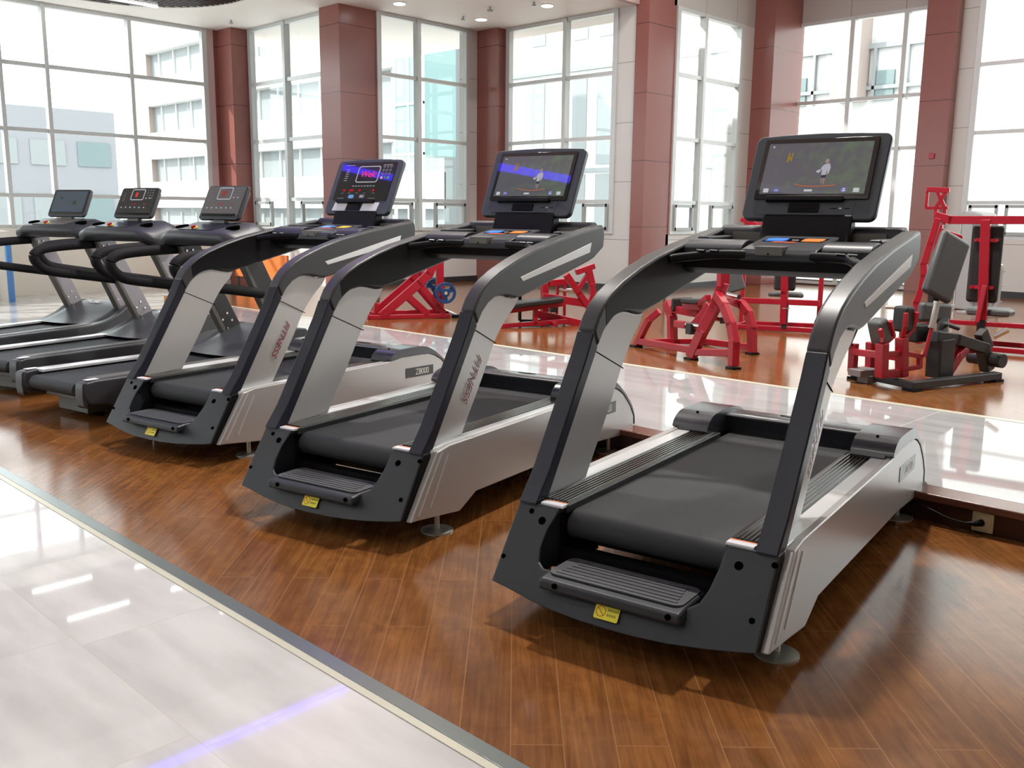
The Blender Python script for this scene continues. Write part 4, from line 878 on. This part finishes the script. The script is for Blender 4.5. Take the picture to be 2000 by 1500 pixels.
# M6 tall frame behind it
t = machine('lat_pulldown', 'tall red frame machine with crossbar and black back pad at the right edge', -2.737, 9.21, 9.4)
bm = B(); poly(bm, [(-.61, 0, 1.385), (-.47, 0, 1.345), (1.1, 0, 1.36)], .06, .075)
poly(bm, [(-.172, 0, 1.35), (-.12, 0, .44)], .08, .085); poly(bm, [(-.118, -.06, .76), (-.145, -.12, .42)], .04, .045); poly(bm, [(-.155, .02, .53), (-.155, .02, .54)], .02)
obj('crossbar_frame', bm, M['red'], t, bevel=.006)
bm = B(); poly(bm, [(-.575, 0, 1.36), (-.625, 0, 1.12), (-.665, 0, .93), (-.655, 0, .82), (-.665, 0, .70), (-.70, 0, .56), (-.69, 0, .42), (-.64, 0, .17)], .06, .07); obj('curved_post', bm, M['red'], t, bevel=.006)
bm = B(); poly(bm, [(-.70, 0, .40), (1.1, 0, .405)], .05, .045); poly(bm, [(-.2, 0, .175), (1.1, 0, .165)], .05, .045); poly(bm, [(-.2, 0, .17), (-.2, .5, .17)], .05); poly(bm, [(-.66, .5, .17), (.9, .5, .17)], .05); obj('base_frame', bm, M['red'], t, bevel=.006)
bm = B(); poly(bm, [(-.125, 0, .46), (-.115, 0, .17)], .07, .07); obj('seat_post', bm, M['mblack'], t)
bm = B(); poly(bm, [(-.66, .5, .17), (-.65, .5, 1.30)], .06); poly(bm, [(-.69, .5, 1.30), (-.70, .5, 1.46), (-.61, .5, 1.64)], .035); poly(bm, [(-.61, .5, 1.30), (-.62, .5, 1.46), (-.71, .5, 1.64)], .035); poly(bm, [(-.80, .5, 1.64), (-.59, .5, 1.63)], .04, .05); poly(bm, [(-.80, .5, 1.46), (-.59, .5, 1.46)], .03, .03); poly(bm, [(-.79, .5, 1.64), (-.79, .5, 1.46)], .03); poly(bm, [(-.65, .5, 1.25), (-.45, .5, 1.18), (-.55, .5, 1.08)], .04); obj('tower', bm, M['red'], t, bevel=.004)
bm = B(); box(bm, -.29, -.02, .05, .115, .59-H, 1.30-H); padm('back_pad', bm, M['padk'], t, .04)
bm = B()
for z in (1.165, .735):
    for s in (-1, 1): rod(bm, Z((-.155+s*.085, -.01, z)), Z((-.155+s*.085, .05, z)), .016, 10); beam(bm, Z((-.155, .0, z)), Z((-.155+s*.085, .02, z)), .03)
obj('pad_bracket', bm, M['red'], t)
bm = B(); prism(bm, [(-.27, .06), (.09, .04), (.12, .2), (.06, .42), (-.24, .42), (-.30, .2)], .47-H, .53-H, 'z'); padm('seat_pad', bm, M['pad'], t, .02)
bm = B(); rod(bm, Z((-.98, 0, .50)), Z((-.70, 0, .505)), .018, 12); obj('weight_peg', bm, M['steel'], t)
# grey weight stack tower far right
t = thing('weight_stack', 'pale grey weight stack tower behind the tall red frame', 'exercise machine', (-4.55, 13.4, H), R(-33.7))
bm = B(); prism(bm, [(.0, .0), (.42, .0), (.42, 1.25), (.34, 1.30), (.08, 1.34), (.0, 1.28)], 0, .25, 'y'); s_ = obj('shroud', bm, M['lgrey'], t, bevel=.03, seg=3)
bm = B(); box(bm, .22, .36, -.006, .01, 1.12, 1.24); obj('vent', bm, M['uprg'], s_)
for x in (-.12, -.06): 
    bm = B(); rod(bm, (x, .1, 0), (x, .1, 1.3), .018, 10); obj('guide_rod', bm, M['chrome'], t)
bm = B(); box(bm, -.16, 0, .02, .18, 1.27, 1.31); box(bm, -.16, .0, .02, .18, 0, .05); obj('end_block', bm, M['lgrey'], t)
# dumbbell rack between
t = thing('dumbbell_rack', 'small chrome dumbbell rack far back between the two pads', 'rack', (-4.22, 13.0, H), R(-33.7))
bm = B(); box(bm, -.02, .06, 0, .05, 0, .62); box(bm, .42, .5, 0, .05, 0, .62); box(bm, -.05, .5, -.15, .2, 0, .03)
for z in (.2, .4, .58): box(bm, 0, .48, -.06, .1, z-.015, z)
obj('rack_frame', bm, M['lgrey'], t, bevel=.004)
dproto = None
for j, z in enumerate((.2, .4, .58)):
    for k in range(3):
        if dproto is None:
            d_ = thing('dumbbell', '', 'dumbbell', (0, 0, 0)); bm = B(); rod(bm, (0, -.07, 0), (0, .07, 0), .014, 10); obj('bar', bm, M['chrome'], d_)
            for s in (-1, 1): bm = B(); rod(bm, (0, s*.05, 0), (0, s*.11, 0), .042, 14); obj('head', bm, M['mblack'] if s < 0 else M['chrome'], d_)
            dproto = d_
        else: d_ = copy_tree(dproto)
        a_ = R(-33.7); q = (.10+k*.13, .02); d_.location = (-4.22+q[0]*math.cos(a_)-q[1]*math.sin(a_), 13.0+q[0]*math.sin(a_)+q[1]*math.cos(a_), H+z+.043); d_.rotation_euler = (0, 0, a_)
        d_['label'] = 'small chrome dumbbell on the %s shelf of the far rack' % ('lowest', 'middle', 'top')[j]; d_['group'] = 'dumbbells on the %s shelf' % ('lowest', 'middle', 'top')[j]
# pale bar of another machine entering at the right edge
t = thing('cable_station', 'pale steel handle bar reaching in at the right edge', 'exercise machine', (-2.15, 10.2, H))
bm = B(); rod(bm, (0, 0, .92), (.55, .1, .74), .022, 14); obj('handle_bar', bm, M['steel'], t)
bm = B(); box(bm, .5, .6, .05, .15, 0, 1.2); box(bm, .35, .75, -.15, .35, 0, .05); obj('post', bm, M['lgrey'], t, bevel=.006)
# call point and notice on the right column
bm = B(); box(bm, -6.02, -5.93, 15.925, 15.95, 2.32, 2.41); o = obj('fire_alarm', bm, M['red'], bevel=.008); tag(o, 'small red fire alarm box on the right red column', 'fire alarm')
# blue pipe by the cream wall, orange board behind the angular treadmills
bm = B(); rod(bm, (0, 0, 0), (0, 0, .93), .045, 20); o = obj('blue_pole', bm, M['bluepole']); o.location = (-14.93, 4.71, 0); tag(o, 'blue pole standing against the cream wall at left', 'pole')
bm = B(); box(bm, -.85, .85, -.02, .02, .22, .64); o = obj('board', bm, M['orangep'], bevel=.005)
t = thing('orange_screen', 'orange board on short legs near the left corner column', 'board', (-14.45, 8.6, 0), 0); o.parent = t
for x in (-.78, .78): bm = B(); box(bm, x-.02, x+.02, -.015, .015, 0, .25); obj('leg', bm, M['padk'], t)

# ------------------------------------------------------------------ outlet with plug and cord
t = thing('power_outlet', 'cream round power outlet on the dark step riser', 'power outlet', (-1.225, 4.225, .052))
bm = B(); cbox(bm, (0, -.006, 0), (.088, .012, .088)); pl = obj('plate', bm, M['outlet'], t, bevel=.004)
bm = B()
rod(bm, (0, -.011, 0), (0, -.018, 0), .036, 28); obj('socket_ring', bm, M['outlet'], pl, bevel=.002)
cd = thing('power_cable', 'black plug and thin cord running from the outlet under the treadmill', 'cord', (-1.225, 4.225, .052))
bm = B(); rod(bm, (0, -.018, 0), (-.018, -.06, .0), .016, 16, .011); rod(bm, (-.012, -.05, 0), (-.05, -.065, -.002), .013, 14, .006); obj('plug', bm, M['black'], cd, bevel=.002)
bm = B(); tube(bm, [(-.045, -.064, -.002), (-.12, -.07, .004), (-.2, -.06, .022), (-.27, -.05, .03), (-.36, -.07, .01), (-.48, -.12, -.03), (-.62, -.2, -.044), (-.75, -.3, -.045)], .0035, 8); obj('cable', bm, M['black'], cd)

# ------------------------------------------------------------------ outside
bm = B(); box(bm, -140, 60, 17.6, 140, -9.1, -9); box(bm, -140, -17, -90, 17.6, -9.1, -9); struct('ground', bm, M['ground'])
def facade_x(root, x0, x1, y, z0, z1, depth, wall):
    bm = B(); box(bm, x0, x1, y, y+depth, z0, z1); return obj('wall', bm, wall, root)
t = thing('office_building', 'grey flat roofed building outside the left windows', 'building', (-45, 0, -9))
bm = B(); box(bm, -12, 0, -40, 19.3, 0, 14.87); obj('wall', bm, M['blg'], t)
for z0, z1 in ((12.35, 13.45), (9.4, 11.1), (6.2, 8.2)):
    y = -38
    while y < 19:
        bm = B(); box(bm, 0, .06, y, y+1.5, z0, z1); obj('window', bm, M['blgw'] if int(y*7) % 3 else M['blw2'], t); y += 2.05 if int(y) % 2 else 2.6
t = thing('apartment_block', 'white building with stacked balcony bands outside the left windows', 'building', (-68, 30, -9))
bm = B(); box(bm, 3.2, 33.6, .6, 14, 0, 26); box(bm, -2, 3.2, 1.4, 14, 0, 26); obj('wall', bm, M['blw2'], t)
for k in range(7):
    z = 9.0+[-6.2, -2.3, 1.6, 5.2-.3, 6.9+1.55, 12.0-.1+.0, 15.6][k]
    bm = B(); box(bm, 3.3, 33.6, 0, .7, z, z+1.75); obj('balcony_band', bm, M['blw'], t)
    bm = B()
    for j in range(14): box(bm, 4.5+j*2.1, 4.62+j*2.1, .5, .6, z+1.75, z+3.6)
    obj('window_post', bm, M['blw'], t)
bm = B(); box(bm, .4, 3.3, .2, 1.5, 0, 26); obj('stone_pier', bm, M['blp'], t)
t = thing('white_building', 'white rendered building facing the middle windows', 'building', (-32, 30, -9))
bm = B(); box(bm, 2.2, 15.5, 0, 14, 0, 24); box(bm, 1.9, 2.3, 2.5, 14, 0, 24); obj('wall', bm, M['blw'], t)
for z0, z1 in ((17.3, 20), (12.4, 15.9), (8.6, 12.0)):
    for x in (3.9, 6.2, 7.5, 10.4, 12.9):
        bm = B(); box(bm, x, x+.75, -.05, .05, z0, z1); obj('window', bm, M['blw2'], t)
bm = B()
for z in (12.1, 16.1): box(bm, 2.2, 15.5, -.12, 0, z, z+.15)
obj('string_course', bm, M['blw2'], t)
t = thing('glass_stair_tower', 'pale teal glass stair tower outside the second window bay', 'building', (-29.9, 24, -9))
bm = B(); box(bm, 0, 1.7, 0, 1.7, 12.6, 19); obj('glazing', bm, M['teal'], t)
bm = B()
for x in (0, .85, 1.7):
    box(bm, x-.05, x+.05, -.05, .05, 0, 19.5)
for z in (0, 12.6, 14.5, 16.4, 18.9): box(bm, -.05, 1.75, -.06, .04, z, z+.1)
obj('mullion', bm, M['alu'], t)
t = thing('stone_building', 'white building with pink stone pier outside the right windows', 'building', (-16, 26, -9))
bm = B(); box(bm, 0, 14, .5, 10, 0, 24); obj('wall', bm, M['blw'], t)
bm = B(); box(bm, 3.35, 4.15, -.2, .6, 13.6, 17); obj('stone_pier', bm, M['blp'], t)
bm = B(); box(bm, 1.6, 6.0, .35, .5, 15.0, 15.14); box(bm, 1.6, 6.0, .35, .5, 13.9, 14.0); obj('sill', bm, M['blw2'], t)
for x in (1.7, 2.5, 4.3, 5.2):
    bm = B(); box(bm, x, x+.08, .35, .5, 13.6, 15.0); obj('window_bar', bm, M['blw2'], t)
bm = B(); box(bm, 1.7, 2.3, .4, .5, 13.6, 14.4); box(bm, 4.4, 4.9, .4, .5, 13.6, 14.4); obj('window', bm, M['blgw'], t)

# ------------------------------------------------------------------ light
w = bpy.data.worlds.new('sky'); bpy.context.scene.world = w; w.use_nodes = True
bg = w.node_tree.nodes['Background']; bg.inputs[0].default_value = (.95, .98, 1, 1); bg.inputs[1].default_value = 3.7
s = bpy.data.lights.new('sun', 'SUN'); s.energy = 5; s.angle = R(1.5); s.color = (1, .93, .85)
so = bpy.data.objects.new('sun', s); C.objects.link(so)
so.rotation_euler = Vector((.55, .62, -.56)).to_track_quat('-Z', 'Y').to_euler()
sc = bpy.context.scene
sc.view_settings.view_transform = 'Standard'; sc.view_settings.look = 'None'; sc.view_settings.exposure = 0.3; sc.view_settings.gamma = 1; sc.view_settings.use_curve_mapping = False
sc.cycles.max_bounces = 8; sc.cycles.transparent_max_bounces = 16; sc.cycles.caustics_reflective = False; sc.cycles.caustics_refractive = False
sc.cycles.sample_clamp_indirect = 6
